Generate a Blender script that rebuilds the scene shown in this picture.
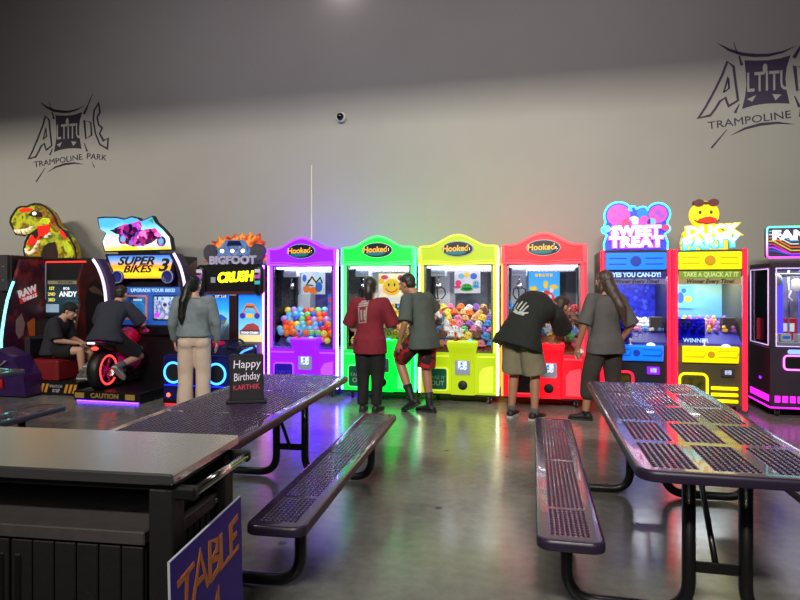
import bpy, bmesh, math, random
import numpy as np
from mathutils import Vector, Matrix, noise
from mathutils.bvhtree import BVHTree
PI = math.pi
S = bpy.context.scene
C = S.collection
for o in list(bpy.data.objects): bpy.data.objects.remove(o)

# ---------------------------------------------------------------- camera, world, lights, exposure
A = math.radians(13.3)
cam = bpy.data.cameras.new('camera'); cam.lens = 27.0; cam.sensor_width = 36.0
camo = bpy.data.objects.new('camera', cam); C.objects.link(camo)
camo.location = (0, 0, 1.5)
camo.rotation_euler = (PI/2, 0, A)
cam.shift_y = -13/800
S.camera = camo
S.view_settings.view_transform = 'Standard'; S.view_settings.look = 'None'
S.view_settings.exposure = 0.0; S.view_settings.gamma = 1.0
S.view_settings.use_curve_mapping = False
try:
    S.cycles.use_denoising = True
    S.cycles.max_bounces = 8; S.cycles.transparent_max_bounces = 16
    S.cycles.sample_clamp_indirect = 4.0
    S.cycles.caustics_reflective = False; S.cycles.caustics_refractive = False
except Exception: pass
W = bpy.data.worlds.new('hall_air'); S.world = W; W.use_nodes = True
W.node_tree.nodes['Background'].inputs[0].default_value = (.62, .60, .66, 1)
W.node_tree.nodes['Background'].inputs[1].default_value = 0.075

def area(name, loc, target, size, sizey, power, col, spread=180):
    l = bpy.data.lights.new(name, 'AREA'); l.shape = 'RECTANGLE'; l.size = size; l.size_y = sizey
    l.energy = power; l.color = col; l.spread = math.radians(spread)
    o = bpy.data.objects.new(name, l); C.objects.link(o); o.location = loc
    o.rotation_euler = (Vector(target) - Vector(loc)).to_track_quat('-Z', 'Y').to_euler()
    return o
# hall light; an unseen added beam cuts it off high on the far wall
area('hall_light', (-.5, -4.0, 6.35), (-.8, 8.75, 2.0), 4.0, .5, 265, (1.0, .98, .85), 70)
area('hall_light_west', (-9.0, -3.0, 6.25), (-10.5, 8.75, 2.5), 5.0, .5, 150, (1.0, .95, .84), 60)
area('high_bay_light', (.5, 4.3, 6.6), (.5, 4.3, 0), 1.6, .8, 62, (.98, .97, 1.0))
area('floor_fill_west', (-5.0, 4.6, 6.6), (-5.0, 4.6, 0), 1.6, .8, 42, (1.0, .95, .98))  # added fill to lighten the floor on the left
area('upper_wall_fill', (-2.0, 2.6, 6.7), (-2.0, 8.75, 5.6), 9.0, .4, 82, (.96, .88, 1.0), 110)  # added fill that lifts the wall above the cut-off line
area('wall_washer', (-2.95, 8.55, 6.25), (-2.95, 8.75, 5.8), .25, .1, 2.2, (1, .85, .95))

# ---------------------------------------------------------------- materials
def lin(c):
    return tuple(((x/255)/12.92 if x/255 <= .04045 else ((x/255+.055)/1.055)**2.4) for x in c) + (1,)
MATS = {}
def M(name, col, rough=.5, metal=0., emit=None, es=0., var=.0, scale=8., bump=0., coat=0., spec=.5, sheen=0.):
    """procedural principled material; col and emit are sRGB 0..255"""
    if name in MATS: return MATS[name]
    m = bpy.data.materials.new(name); m.use_nodes = True
    nt = m.node_tree; b = nt.nodes['Principled BSDF']
    c = lin(col)
    b.inputs['Base Color'].default_value = c
    b.inputs['Roughness'].default_value = rough; b.inputs['Metallic'].default_value = metal
    b.inputs['Specular IOR Level'].default_value = spec
    b.inputs['Coat Weight'].default_value = coat
    if sheen: b.inputs['Sheen Weight'].default_value = sheen
    if emit:
        b.inputs['Emission Color'].default_value = lin(emit); b.inputs['Emission Strength'].default_value = es
    if var or bump:
        tc = nt.nodes.new('ShaderNodeTexCoord'); n = nt.nodes.new('ShaderNodeTexNoise')
        n.inputs['Scale'].default_value = scale; n.inputs['Detail'].default_value = 5
        nt.links.new(tc.outputs['Object'], n.inputs['Vector'])
        if var:
            r = nt.nodes.new('ShaderNodeValToRGB')
            r.color_ramp.elements[0].position = .3; r.color_ramp.elements[1].position = .7
            r.color_ramp.elements[0].color = tuple(x*(1-var) for x in c[:3]) + (1,)
            r.color_ramp.elements[1].color = tuple(min(1, x*(1+var)) for x in c[:3]) + (1,)
            nt.links.new(n.outputs['Fac'], r.inputs['Fac']); nt.links.new(r.outputs['Color'], b.inputs['Base Color'])
        if bump:
            bp = nt.nodes.new('ShaderNodeBump'); bp.inputs['Strength'].default_value = bump; bp.inputs['Distance'].default_value = .01
            nt.links.new(n.outputs['Fac'], bp.inputs['Height']); nt.links.new(bp.outputs['Normal'], b.inputs['Normal'])
    MATS[name] = m
    return m
def G(name, stops, axis, lo, hi, es=0., rough=.3, wob=0., scale=6.):
    """printed gradient along a local axis between lo and hi (a backlit print when es > 0)"""
    if name in MATS: return MATS[name]
    m = bpy.data.materials.new(name); m.use_nodes = True; nt = m.node_tree; b = nt.nodes['Principled BSDF']
    tc = nt.nodes.new('ShaderNodeTexCoord'); sp = nt.nodes.new('ShaderNodeSeparateXYZ'); mr = nt.nodes.new('ShaderNodeMapRange')
    mr.inputs['From Min'].default_value = lo; mr.inputs['From Max'].default_value = hi
    nt.links.new(tc.outputs['Object'], sp.inputs[0])
    src = sp.outputs['XYZ'.index(axis)]
    if wob:
        n = nt.nodes.new('ShaderNodeTexNoise'); n.inputs['Scale'].default_value = scale; n.inputs['Detail'].default_value = 4
        nt.links.new(tc.outputs['Object'], n.inputs['Vector'])
        ma = nt.nodes.new('ShaderNodeMath'); ma.operation = 'MULTIPLY_ADD'
        ma.inputs[1].default_value = wob; nt.links.new(n.outputs['Fac'], ma.inputs[0]); nt.links.new(src, ma.inputs[2])
        src = ma.outputs[0]
    nt.links.new(src, mr.inputs['Value'])
    r = nt.nodes.new('ShaderNodeValToRGB'); cr = r.color_ramp
    while len(cr.elements) < len(stops): cr.elements.new(.5)
    for e, (p, c) in zip(cr.elements, stops): e.position = p; e.color = lin(c)
    nt.links.new(mr.outputs['Result'], r.inputs['Fac'])
    nt.links.new(r.outputs['Color'], b.inputs['Base Color']); b.inputs['Roughness'].default_value = rough
    if es:
        nt.links.new(r.outputs['Color'], b.inputs['Emission Color']); b.inputs['Emission Strength'].default_value = es
    MATS[name] = m
    return m
def N(name, cols, scale=10, es=0., rough=.4, kind='noise', detail=4):
    """blotchy print from a noise or cell texture through a colour ramp"""
    if name in MATS: return MATS[name]
    m = bpy.data.materials.new(name); m.use_nodes = True; nt = m.node_tree; b = nt.nodes['Principled BSDF']
    tc = nt.nodes.new('ShaderNodeTexCoord')
    if kind == 'noise':
        n = nt.nodes.new('ShaderNodeTexNoise'); n.inputs['Scale'].default_value = scale; n.inputs['Detail'].default_value = detail; out = n.outputs['Fac']; lo, hi = .3, .7
    else:
        n = nt.nodes.new('ShaderNodeTexVoronoi'); n.inputs['Scale'].default_value = scale
        if kind == 'cell':
            s = nt.nodes.new('ShaderNodeSeparateColor'); nt.links.new(n.outputs['Color'], s.inputs[0]); out = s.outputs[0]
        else: out = n.outputs['Distance']
        lo, hi = 0, 1
    nt.links.new(tc.outputs['Object'], n.inputs['Vector'])
    r = nt.nodes.new('ShaderNodeValToRGB'); cr = r.color_ramp
    while len(cr.elements) < len(cols): cr.elements.new(.5)
    for i, (e, c) in enumerate(zip(cr.elements, cols)): e.position = lo + (hi-lo)*i/(len(cols)-1); e.color = lin(c)
    if kind == 'cell': cr.interpolation = 'CONSTANT'
    nt.links.new(out, r.inputs['Fac']); nt.links.new(r.outputs['Color'], b.inputs['Base Color']); b.inputs['Roughness'].default_value = rough
    if es:
        nt.links.new(r.outputs['Color'], b.inputs['Emission Color']); b.inputs['Emission Strength'].default_value = es
    MATS[name] = m
    return m
def E(name, col, s, base=None): return M(name, base or col, .4, emit=col, es=s)
def glass(name, tint=(255, 255, 255), clear=.93):
    if name in MATS: return MATS[name]
    m = bpy.data.materials.new(name); m.use_nodes = True; nt = m.node_tree; nt.nodes.clear()
    out = nt.nodes.new('ShaderNodeOutputMaterial'); mx = nt.nodes.new('ShaderNodeMixShader')
    t = nt.nodes.new('ShaderNodeBsdfTransparent'); g = nt.nodes.new('ShaderNodeBsdfGlossy'); fr = nt.nodes.new('ShaderNodeFresnel')
    t.inputs[0].default_value = tuple(x*clear for x in lin(tint)[:3]) + (1,)
    g.inputs['Roughness'].default_value = .03; fr.inputs['IOR'].default_value = 1.4
    nt.links.new(fr.outputs[0], mx.inputs[0]); nt.links.new(t.outputs[0], mx.inputs[1]); nt.links.new(g.outputs[0], mx.inputs[2])
    nt.links.new(mx.outputs[0], out.inputs[0]); MATS[name] = m
    return m

# ---------------------------------------------------------------- mesh builder
class MB:
    def __init__(s): s.v = []; s.f = []; s.mi = []; s.sm = []; s.cur = 0
    def m(s, i): s.cur = i; return s
    def face(s, idx, sm=False): s.f.append(tuple(idx)); s.mi.append(s.cur); s.sm.append(sm)
    def add(s, pts): n = len(s.v); s.v += [tuple(p) for p in pts]; return n
    def box(s, x0, x1, y0, y1, z0, z1, bev=0.):
        lo = (x0, y0, z0); hi = (x1, y1, z1)
        if bev <= 0:
            n = s.add([(x, y, z) for z in (z0, z1) for y in (y0, y1) for x in (x0, x1)])
            for q in ((0, 2, 3, 1), (4, 5, 7, 6), (0, 1, 5, 4), (2, 6, 7, 3), (0, 4, 6, 2), (1, 3, 7, 5)): s.face([n+i for i in q])
            return s
        b = min(bev, (x1-x0)*.49, (y1-y0)*.49, (z1-z0)*.49)
        idx = {}
        for i in range(8):
            sg = [(i >> k) & 1 for k in range(3)]
            c = [hi[k] if sg[k] else lo[k] for k in range(3)]
            for k in range(3):
                p = [c[j] + ((-b if sg[j] else b) if j != k else 0) for j in range(3)]
                idx[(i, k)] = s.add([p])
        for k in range(3):
            a, c = [j for j in range(3) if j != k]
            for side in (0, 1):
                q = []
                for (u, w) in ((0, 0), (1, 0), (1, 1), (0, 1)):
                    i = (side << k) | (u << a) | (w << c); q.append(idx[(i, k)])
                s.face(q)
            for u in (0, 1):
                for w in (0, 1):
                    i0 = (u << a) | (w << c); i1 = i0 | (1 << k)
                    s.face([idx[(i0, a)], idx[(i1, a)], idx[(i1, c)], idx[(i0, c)]])
        for i in range(8): s.face([idx[(i, 0)], idx[(i, 1)], idx[(i, 2)]])
        return s
    def prism(s, poly, axis, a, b):
        f = {'x': lambda u, w, t: (t, u, w), 'y': lambda u, w, t: (u, t, w), 'z': lambda u, w, t: (u, w, t)}[axis]
        n = len(poly); i0 = s.add([f(u, w, a) for u, w in poly]); i1 = s.add([f(u, w, b) for u, w in poly])
        s.face(range(i0, i0+n)); s.face(reversed(range(i1, i1+n)))
        for k in range(n): s.face([i0+k, i0+(k+1) % n, i1+(k+1) % n, i1+k])
        return s
    def loft(s, rings, cap=True, sm=True, closed=False):
        n = len(rings[0]); st = [s.add(r) for r in rings]
        L = len(rings)
        for a in range(L if closed else L-1):
            b = (a+1) % L
            for k in range(n): s.face([st[a]+k, st[a]+(k+1) % n, st[b]+(k+1) % n, st[b]+k], sm)
        if cap and not closed:
            s.face(reversed(range(st[0], st[0]+n)), False); s.face(range(st[-1], st[-1]+n), False)
        return s
    def tube(s, pts, r, n=10, closed=False, cap=True):
        pts = [Vector(p) for p in pts]; L = len(pts); rings = []
        rr = r if isinstance(r, (list, tuple)) else [r]*L
        up = None
        for i, p in enumerate(pts):
            if closed: t = (pts[(i+1) % L] - pts[i-1])
            else: t = pts[min(i+1, L-1)] - pts[max(i-1, 0)]
            t.normalize()
            if up is None:
                up = Vector((0, 0, 1)) if abs(t.z) < .9 else Vector((1, 0, 0))
            a = up - t*up.dot(t)
            if a.length < 1e-5: a = Vector((0, 1, 0)) - t*t.y
            a.normalize(); up = a; b = t.cross(a)
            rings.append([p + rr[i]*(a*math.cos(2*PI*k/n) + b*math.sin(2*PI*k/n)) for k in range(n)])
        return s.loft(rings, cap=cap, closed=closed)
    def ell(s, c, r, nu=16, nv=10, ax=None):
        c = Vector(c); X, Y, Z = ax or (Vector((1, 0, 0)), Vector((0, 1, 0)), Vector((0, 0, 1)))
        rings = []
        for j in range(1, nv):
            th = PI*j/nv
            rings.append([c + X*(r[0]*math.sin(th)*math.cos(2*PI*k/nu)) + Y*(r[1]*math.sin(th)*math.sin(2*PI*k/nu)) - Z*(r[2]*math.cos(th)) for k in range(nu)])
        st = [s.add(q) for q in rings]; b = s.add([c - Z*r[2]]); t = s.add([c + Z*r[2]])
        for a in range(len(st)-1):
            for k in range(nu): s.face([st[a]+k, st[a]+(k+1) % nu, st[a+1]+(k+1) % nu, st[a+1]+k], True)
        for k in range(nu):
            s.face([b, st[0]+(k+1) % nu, st[0]+k], True); s.face([t, st[-1]+k, st[-1]+(k+1) % nu], True)
        return s
    def lathe(s, prof, c=(0, 0, 0), axis='z', n=20, sm=True, cap=True):
        f = {'z': lambda r, h, q: (c[0]+r*math.cos(q), c[1]+r*math.sin(q), c[2]+h),
             'y': lambda r, h, q: (c[0]+r*math.cos(q), c[1]+h, c[2]+r*math.sin(q)),
             'x': lambda r, h, q: (c[0]+h, c[1]+r*math.cos(q), c[2]+r*math.sin(q))}[axis]
        return s.loft([[f(max(r, .0005), h, 2*PI*k/n) for k in range(n)] for r, h in prof], sm=sm, cap=cap)
    def disc(s, c, r, y0, y1, n=24, rz=None):
        return s.prism([(c[0]+r*math.cos(2*PI*k/n), c[1]+(rz or r)*math.sin(2*PI*k/n)) for k in range(n)], 'y', y0, y1)
    def stroke(s, pts, w, y0, y1, closed=False):
        """flat ribbon along a polyline in the xz plane with a width per point"""
        P = [Vector((p[0], p[1])) for p in pts]; L = len(P); ww = w if isinstance(w, (list, tuple)) else [w]*L
        Lp, Rp = [], []
        for i in range(L):
            a = P[i-1] if (i > 0 or closed) else P[i]; b = P[(i+1) % L] if (i < L-1 or closed) else P[i]
            d = (b - a); d.normalize(); nn = Vector((-d.y, d.x))
            k = 1.0
            if (0 < i < L-1) or closed:
                e = P[i]-a
                if e.length > 1e-9:
                    e.normalize(); k = min(1.8, 1/max(.3, abs(nn.dot(Vector((-e.y, e.x))))))
            Lp.append(P[i]+nn*ww[i]/2*k); Rp.append(P[i]-nn*ww[i]/2*k)
        for i in range(L if closed else L-1):
            j = (i+1) % L
            s.prism([tuple(Lp[i]), tuple(Lp[j]), tuple(Rp[j]), tuple(Rp[i])], 'y', y0, y1)
        return s
    def build(s, name, mats, parent=None, loc=None, normals=True):
        me = bpy.data.meshes.new(name); me.from_pydata(s.v, [], s.f)
        if not isinstance(mats, (list, tuple)): mats = [mats]
        for m in mats: me.materials.append(m)
        me.polygons.foreach_set('material_index', [min(i, len(mats)-1) for i in s.mi])
        me.polygons.foreach_set('use_smooth', s.sm)
        if normals:
            bm = bmesh.new(); bm.from_mesh(me); bmesh.ops.recalc_face_normals(bm, faces=bm.faces); bm.to_mesh(me); bm.free()
        me.update()
        o = bpy.data.objects.new(name, me); C.objects.link(o)
        if parent: o.parent = parent
        if loc: o.location = loc
        return o
def rrect(x0, x1, z0, z1, r, n=5):
    p = []
    for cx, cz, a0 in ((x1-r, z0+r, -PI/2), (x1-r, z1-r, 0), (x0+r, z1-r, PI/2), (x0+r, z0+r, PI)):
        for k in range(n+1):
            a = a0 + PI/2*k/n; p.append((cx+r*math.cos(a), cz+r*math.sin(a)))
    return p
def tag(o, label, cat, group=None, kind=None):
    o['label'] = label; o['category'] = cat
    if group: o['group'] = group
    if kind: o['kind'] = kind
    return o
def thing(name, label, cat, loc=(0, 0, 0), rz=0, group=None):
    o = bpy.data.objects.new(name, None); C.objects.link(o); o.location = loc; o.rotation_euler = (0, 0, rz); o.empty_display_size = .1
    return tag(o, label, cat, group)
def empty(name, parent, loc=(0, 0, 0), rot=(0, 0, 0)):
    o = bpy.data.objects.new(name, None); C.objects.link(o); o.parent = parent; o.location = loc; o.rotation_euler = rot
    return o
def dup(root, loc=None, rz=None, label=None, group=None):
    r = root.copy(); C.objects.link(r)
    if loc is not None: r.location = loc
    if rz is not None: r.rotation_euler = (0, 0, rz) if not isinstance(rz, (tuple, list)) else rz
    if label: r['label'] = label
    if group: r['group'] = group
    for ch in list(root.children):
        c = ch.copy(); C.objects.link(c); c.parent = r
        for g in list(ch.children):
            d = g.copy(); C.objects.link(d); d.parent = c
    return r
def struct(o): o['kind'] = 'structure'; return o
def text(body, size, mat, parent, loc, rot=(PI/2, 0, 0), ext=.004, shear=0., name='lettering', sx=1., bold=0., align='CENTER', space=1.):
    cu = bpy.data.curves.new(name, 'FONT'); cu.body = body; cu.size = size; cu.extrude = ext; cu.shear = shear
    cu.align_x = align; cu.align_y = 'CENTER'; cu.offset = bold; cu.space_character = space; cu.resolution_u = 3
    o = bpy.data.objects.new(name, cu); C.objects.link(o)
    me = bpy.data.meshes.new_from_object(o); bpy.data.objects.remove(o); bpy.data.curves.remove(cu)
    me.name = name; me.materials.clear(); me.materials.append(mat)
    o = bpy.data.objects.new(name, me); C.objects.link(o); o.parent = parent; o.location = loc; o.rotation_euler = rot; o.scale = (sx, 1, 1)
    return o

# ---------------------------------------------------------------- the hall
def concrete():
    m = M('polished_concrete', (118, 117, 112), .3); nt = m.node_tree; b = nt.nodes['Principled BSDF']
    tc = nt.nodes.new('ShaderNodeTexCoord')
    n1 = nt.nodes.new('ShaderNodeTexNoise'); n1.inputs['Scale'].default_value = .9; n1.inputs['Detail'].default_value = 8; n1.inputs['Roughness'].default_value = .65
    n2 = nt.nodes.new('ShaderNodeTexNoise'); n2.inputs['Scale'].default_value = 14; n2.inputs['Detail'].default_value = 6
    for n in (n1, n2): nt.links.new(tc.outputs['Object'], n.inputs['Vector'])
    r = nt.nodes.new('ShaderNodeValToRGB'); r.color_ramp.elements[0].position = .32; r.color_ramp.elements[1].position = .7
    r.color_ramp.elements[0].color = lin((98, 97, 92)); r.color_ramp.elements[1].color = lin((140, 139, 132))
    mx = nt.nodes.new('ShaderNodeMix'); mx.data_type = 'RGBA'; mx.blend_type = 'OVERLAY'; mx.inputs[0].default_value = .35
    nt.links.new(n1.outputs['Fac'], r.inputs['Fac']); nt.links.new(r.outputs['Color'], mx.inputs[6]); nt.links.new(n2.outputs['Fac'], mx.inputs[7])
    # small dark stains
    v = nt.nodes.new('ShaderNodeTexVoronoi'); v.inputs['Scale'].default_value = 2.3; nt.links.new(tc.outputs['Object'], v.inputs['Vector'])
    vr = nt.nodes.new('ShaderNodeValToRGB'); vr.color_ramp.elements[0].position = .045; vr.color_ramp.elements[1].position = .075
    vr.color_ramp.elements[0].color = (.35, .35, .35, 1); vr.color_ramp.elements[1].color = (1, 1, 1, 1)
    nt.links.new(v.outputs['Distance'], vr.inputs['Fac'])
    m2 = nt.nodes.new('ShaderNodeMix'); m2.data_type = 'RGBA'; m2.blend_type = 'MULTIPLY'; m2.inputs[0].default_value = 1
    nt.links.new(mx.outputs[2], m2.inputs[6]); nt.links.new(vr.outputs['Color'], m2.inputs[7]); nt.links.new(m2.outputs[2], b.inputs['Base Color'])
    rr = nt.nodes.new('ShaderNodeMapRange'); rr.inputs['From Min'].default_value = .3; rr.inputs['From Max'].default_value = .7
    rr.inputs['To Min'].default_value = .13; rr.inputs['To Max'].default_value = .27
    nt.links.new(n1.outputs['Fac'], rr.inputs['Value']); nt.links.new(rr.outputs['Result'], b.inputs['Roughness'])
    bp = nt.nodes.new('ShaderNodeBump'); bp.inputs['Strength'].default_value = .06; bp.inputs['Distance'].default_value = .02
    nt.links.new(n2.outputs['Fac'], bp.inputs['Height']); nt.links.new(bp.outputs['Normal'], b.inputs['Normal'])
    return m
WALLM = M('painted_wall', (150, 147, 140), .75, var=.03, scale=1.2, bump=.03)
struct(MB().box(-12, 7, -7, 9, -.1, 0).build('floor', concrete()))
struct(MB().box(-12, 7, 8.75, 9, 0, 7).build('wall_back', WALLM))
struct(MB().box(-12.2, -12, -7, 9, 0, 7).build('wall_left', WALLM))
struct(MB().box(7, 7.2, -7, 9, 0, 7).build('wall_right', WALLM))
struct(MB().box(-12.2, 7.2, -7, 9, 7, 7.2).build('ceiling', M('ceiling_paint', (60, 58, 62), .8, var=.1)))
struct(MB().box(-12, 7, 1.6, 1.95, 5.42, 7).build('light_baffle_1', M('baffle_paint', (90, 88, 92), .7, var=.05)))  # unseen beam, added only to keep light off the upper wall

# wall marks
INK1 = M('dark_purple_ink', (30, 20, 36), .6, var=.05); INK2 = M('purple_ink', (42, 24, 58), .6, var=.05)
PALE = M('pale_grey_ink', (150, 147, 140), .7, var=.03)
def wall_logo(cx, cz, label, ink, inkbox):
    k = .00382
    o = thing('wall_logo', label, 'wall logo', (cx, 8.748, cz))
    T = lambda pts: [((x-365)*k, (275-z)*k) for x, z in pts]
    mb = MB(); mb.prism(T([(298, 195), (332, 199), (370, 201), (408, 198), (440, 190), (428, 230), (424, 270), (428, 310), (437, 354), (400, 350), (362, 349), (325, 353), (290, 362), (300, 320), (304, 280), (302, 240)]), 'y', -.002, 0)
    mb.build('emblem_panel', inkbox, o)
    mb = MB()
    mb.stroke(T([(212, 127), (250, 155), (290, 173), (330, 181), (370, 184), (415, 177), (455, 160)]), [.002, .034, .044, .042, .036, .024, .002], -.002, 0)
    mb.stroke(T([(255, 452), (300, 430), (350, 419), (400, 417), (450, 425)]), [.002, .028, .038, .028, .002], -.002, 0)
    for a, b, w in (((264, 130), (276, 172), .012), ((281, 178), (290, 212), .03), ((497, 112), (474, 155), .016), ((474, 155), (450, 200), .036), ((452, 330), (467, 368), .026), ((282, 345), (268, 375), .026), ((242, 432), (193, 493), .02), ((490, 414), (506, 442), .012)):
        mb.stroke(T([a, b]), [w*.5, w*1.3], -.002, 0)
    mb.stroke(T([(152, 385), (175, 348), (205, 290), (228, 240), (244, 195), (264, 214), (270, 270), (278, 332), (248, 350), (238, 320), (220, 332), (205, 358), (190, 378)]), .030, -.003, 0, True)
    mb.stroke(T([(247, 250), (232, 302), (250, 288)]), .020, -.003, 0, True)
    mb.stroke(T([(526, 155), (503, 188), (499, 230), (510, 290), (533, 340), (572, 362), (576, 315), (552, 325), (532, 292), (546, 268), (526, 252), (519, 218), (534, 198)]), .030, -.003, 0, True)
    mb.stroke(T([(452, 228), (460, 312), (490, 296), (486, 240)]), .026, -.003, 0, True)
    mb.build('logo_lettering', ink, o)
    mb = MB()
    mb.ell(((362-365)*k, -.002, (275-228)*k), (.03, .002, .062), 12, 8)
    for q in ([(306, 330), (334, 318), (322, 340)], [(384, 318), (412, 322), (394, 340)]): mb.prism(T(q), 'y', -.004, 0)
    mb.build('logo_lettering_fill', PALE, o)
    text('LTITU', .36, PALE, o, ((373-365)*k, -.002, (275-276)*k), (PI/2, 0, 0), .002, sx=.56, bold=.004)
    text('TRAMPOLINE', .140, ink, o, ((312-365)*k, -.002, (275-403)*k), (PI/2, -.09, 0), .002, sx=1.19, bold=0)
    text('PARK', .140, ink, o, ((516-365)*k, -.002, (275-396)*k), (PI/2, .13, 0), .002, sx=1.19, bold=0)
    return o
wall_logo(-7.95, 4.172, 'dark trampoline park logo on the wall above the dinosaur topper', INK1, INK1)
wall_logo(2.857, 4.185, 'purple trampoline park logo on the wall above the duck topper', INK2, INK2)
# camera and cable on the wall
o = thing('security_camera', 'small white dome security camera on the bare wall', 'security camera', (-2.98, 8.75, 4.09))
MB().lathe([(.07, 0), (.075, -.02), (.075, -.06), (.06, -.08)], axis='y').build('housing', M('white_plastic', (200, 200, 195), .4, var=.03), o)
MB().ell((0.0, -.09, -.0), (.055, .05, .055)).build('lens_dome', M('black_glass', (8, 8, 10), .08, var=.01), o)
o = MB().tube([(0, 0, 0), (0, 0, 3.35)], .011).build('cable_conduit', M('white_conduit', (215, 212, 200), .5, var=.03), loc=(-3.472, 8.738, .04))
tag(o, 'thin white conduit running up the wall behind the purple crane machine', 'conduit')
# ---------------------------------------------------------------- picnic tables
COAT = M('dark_purple_coated_steel', (56, 42, 70), .2, var=.08, scale=3, coat=.5)
RIM = M('dark_purple_rim', (44, 32, 56), .42, var=.08, scale=3)
TUBE = M('black_powder_tube', (16, 15, 18), .35, var=.1, coat=.2)
def perforated(w, l, th, rad, cols, rows, name):
    """steel top with round holes: cols / rows are strings, o = a line of holes, - = solid"""
    mb = MB(); bd = .035
    # rolled rim
    n = 6; base = []
    for cx, cy, a0 in ((w/2-rad, -l/2+rad, -PI/2), (w/2-rad, l/2-rad, 0), (-w/2+rad, l/2-rad, PI/2), (-w/2+rad, -l/2+rad, PI)):
        for k in range(n+1):
            a = a0 + PI/2*k/n; base.append((cx, cy, math.cos(a), math.sin(a)))
    ring = lambda off, z: [(cx + (rad-off)*c, cy + (rad-off)*s_, z) for cx, cy, c, s_ in base]
    prof = [(.014, 0.), (.010, -.0006), (.005, -.003), (.002, -.007), (.0003, -.012), (0, -.016), (0, -th+.006), (.0015, -th+.002), (.006, -th), (.012, -th), (.012, -.02)]
    rings = [ring(a, z) for a, z in prof]
    xi, yi = w/2-bd, l/2-bd
    inner = []
    q = len(base)//4
    for i, (cx, cy, c, s_) in enumerate(base):
        g, t = divmod(i, n+1)
        sx = 1 if g < 2 else -1; sy = -1 if g in (0, 3) else 1
        inner.append((sx*xi, sy*yi, 0.))
    mb.loft([inner] + rings[:3], cap=False, sm=True); mb.m(1).loft(rings[2:], cap=False, sm=True); mb.m(0)
    px = 2*xi/len(cols); py = 2*yi/len(rows); hr = min(px, py)*.36
    oct_ = [(-1, -1), (0, -1), (1, -1), (1, 0), (1, 1), (0, 1), (-1, 1), (-1, 0)]
    def solid(i0, i1, j):
        x0 = -xi+i0*px; x1 = -xi+i1*px; y0 = -yi+j*py
        a = mb.add([(x0, y0, 0), (x1, y0, 0), (x1, y0+py, 0), (x0, y0+py, 0)]); mb.face([a, a+1, a+2, a+3])
    for j, rch in enumerate(rows):
        y = -yi+(j+.5)*py
        if rch == '-': solid(0, len(cols), j); continue
        for i, cch in enumerate(cols):
            x = -xi+(i+.5)*px
            if cch == '-': solid(i, i+1, j); continue
            a = mb.add([(x+u*px/2, y+v*py/2, 0) for u, v in oct_])
            rg = [(x+hr*math.cos(math.atan2(v, u)), y+hr*math.sin(math.atan2(v, u))) for u, v in oct_]
            b = mb.add([(p, q_, -.001) for p, q_ in rg]); c = mb.add([(p, q_, -.007) for p, q_ in rg])
            for k in range(8):
                k2 = (k+1) % 8
                mb.face([a+k, a+k2, b+k2, b+k]); mb.face([b+k, b+k2, c+k2, c+k])
    return mb
def bend(pts, r, n=5):
    """polyline with rounded corners"""
    P = [Vector(p) for p in pts]; out = [P[0]]
    for i in range(1, len(P)-1):
        a = (P[i-1]-P[i]); b = (P[i+1]-P[i]); ra = min(r, a.length*.49); rb = min(r, b.length*.49)
        p0 = P[i]+a.normalized()*ra; p1 = P[i]+b.normalized()*rb
        for k in range(n+1):
            t = k/n; out.append(p0*(1-t)**2 + P[i]*2*t*(1-t) + p1*t*t)
    out.append(P[-1]); return out
def picnic_table(label, loc, rz, ribs=True):
    o = thing('picnic_table', label, 'table', loc, rz, 'perforated picnic tables')
    row = '-' + '-'.join(['o'*11, 'o'*28, 'o'*28, 'o'*11]) + '-'
    top = perforated(.78, 2.38, .045, .085, ('-' + '--'.join(['o'*7]*3) + '-') if ribs else '-'+'o'*25+'-', ('-' + '--'.join(['o'*14]*5) + '-') if ribs else '-'+'-'.join(['o'*26]*3)+'-', 'tabletop').build('tabletop', [COAT, RIM], o, (0, 0, .76), normals=False)
    bm_ = perforated(.28, 2.40, .045, .06, '-' + 'o'*8 + '-', row, 'bench_seat')
    b1 = bm_.build('bench_seat', [COAT, RIM], o, (-.65, 0, .45), normals=False)
    b2 = b1.copy(); C.objects.link(b2); b2.location = (.65, 0, .45)
    for y in (-.83, .83):
        for s in (-1, 1):
            mb = MB(); mb.tube(bend([(s*.65, y, .43), (s*.65, y, .035), (s*.117, y, .035), (s*.117, y, .74)], .14, 7), .03, 12)
            lg = mb.build('leg', TUBE, o)
        mb = MB(); mb.box(-.09, .09, y-.006, y+.006, .215, .265, .003)
        mb.tube([(0, y-.012, .24), (0, y+.02, .24)], .012, 8)
        mb.build('crossbar', TUBE, o)
        mb = MB(); d = -1 if y > 0 else 1
        mb.tube([(0, y+d*.012, .24), (0, y+d*.10, .35), (0, y+d*.40, .72)], .014, 8)
        mb.build('brace', TUBE, o)
        mb = MB(); mb.box(-.33, .33, y-.02, y+.02, .722, .742, .003); mb.box(-.76, -.54, y-.02, y+.02, .418, .436, .003); mb.box(.54, .76, y-.02, y+.02, .418, .436, .003)
        mb.build('mounting_bar', TUBE, o)
    return o
picnic_table('perforated picnic table in front of the two prize-chute machines, nothing on it', (.75, 3.77, 0), math.radians(.9))
picnic_table('perforated picnic table holding the Happy Birthday chalkboard', (-1.873, 3.58, 0), math.radians(3.8), False)
picnic_table('perforated picnic table cut off by the left edge, only bench and corner showing', (-4.85, 3.30, 0), math.radians(2))

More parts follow.
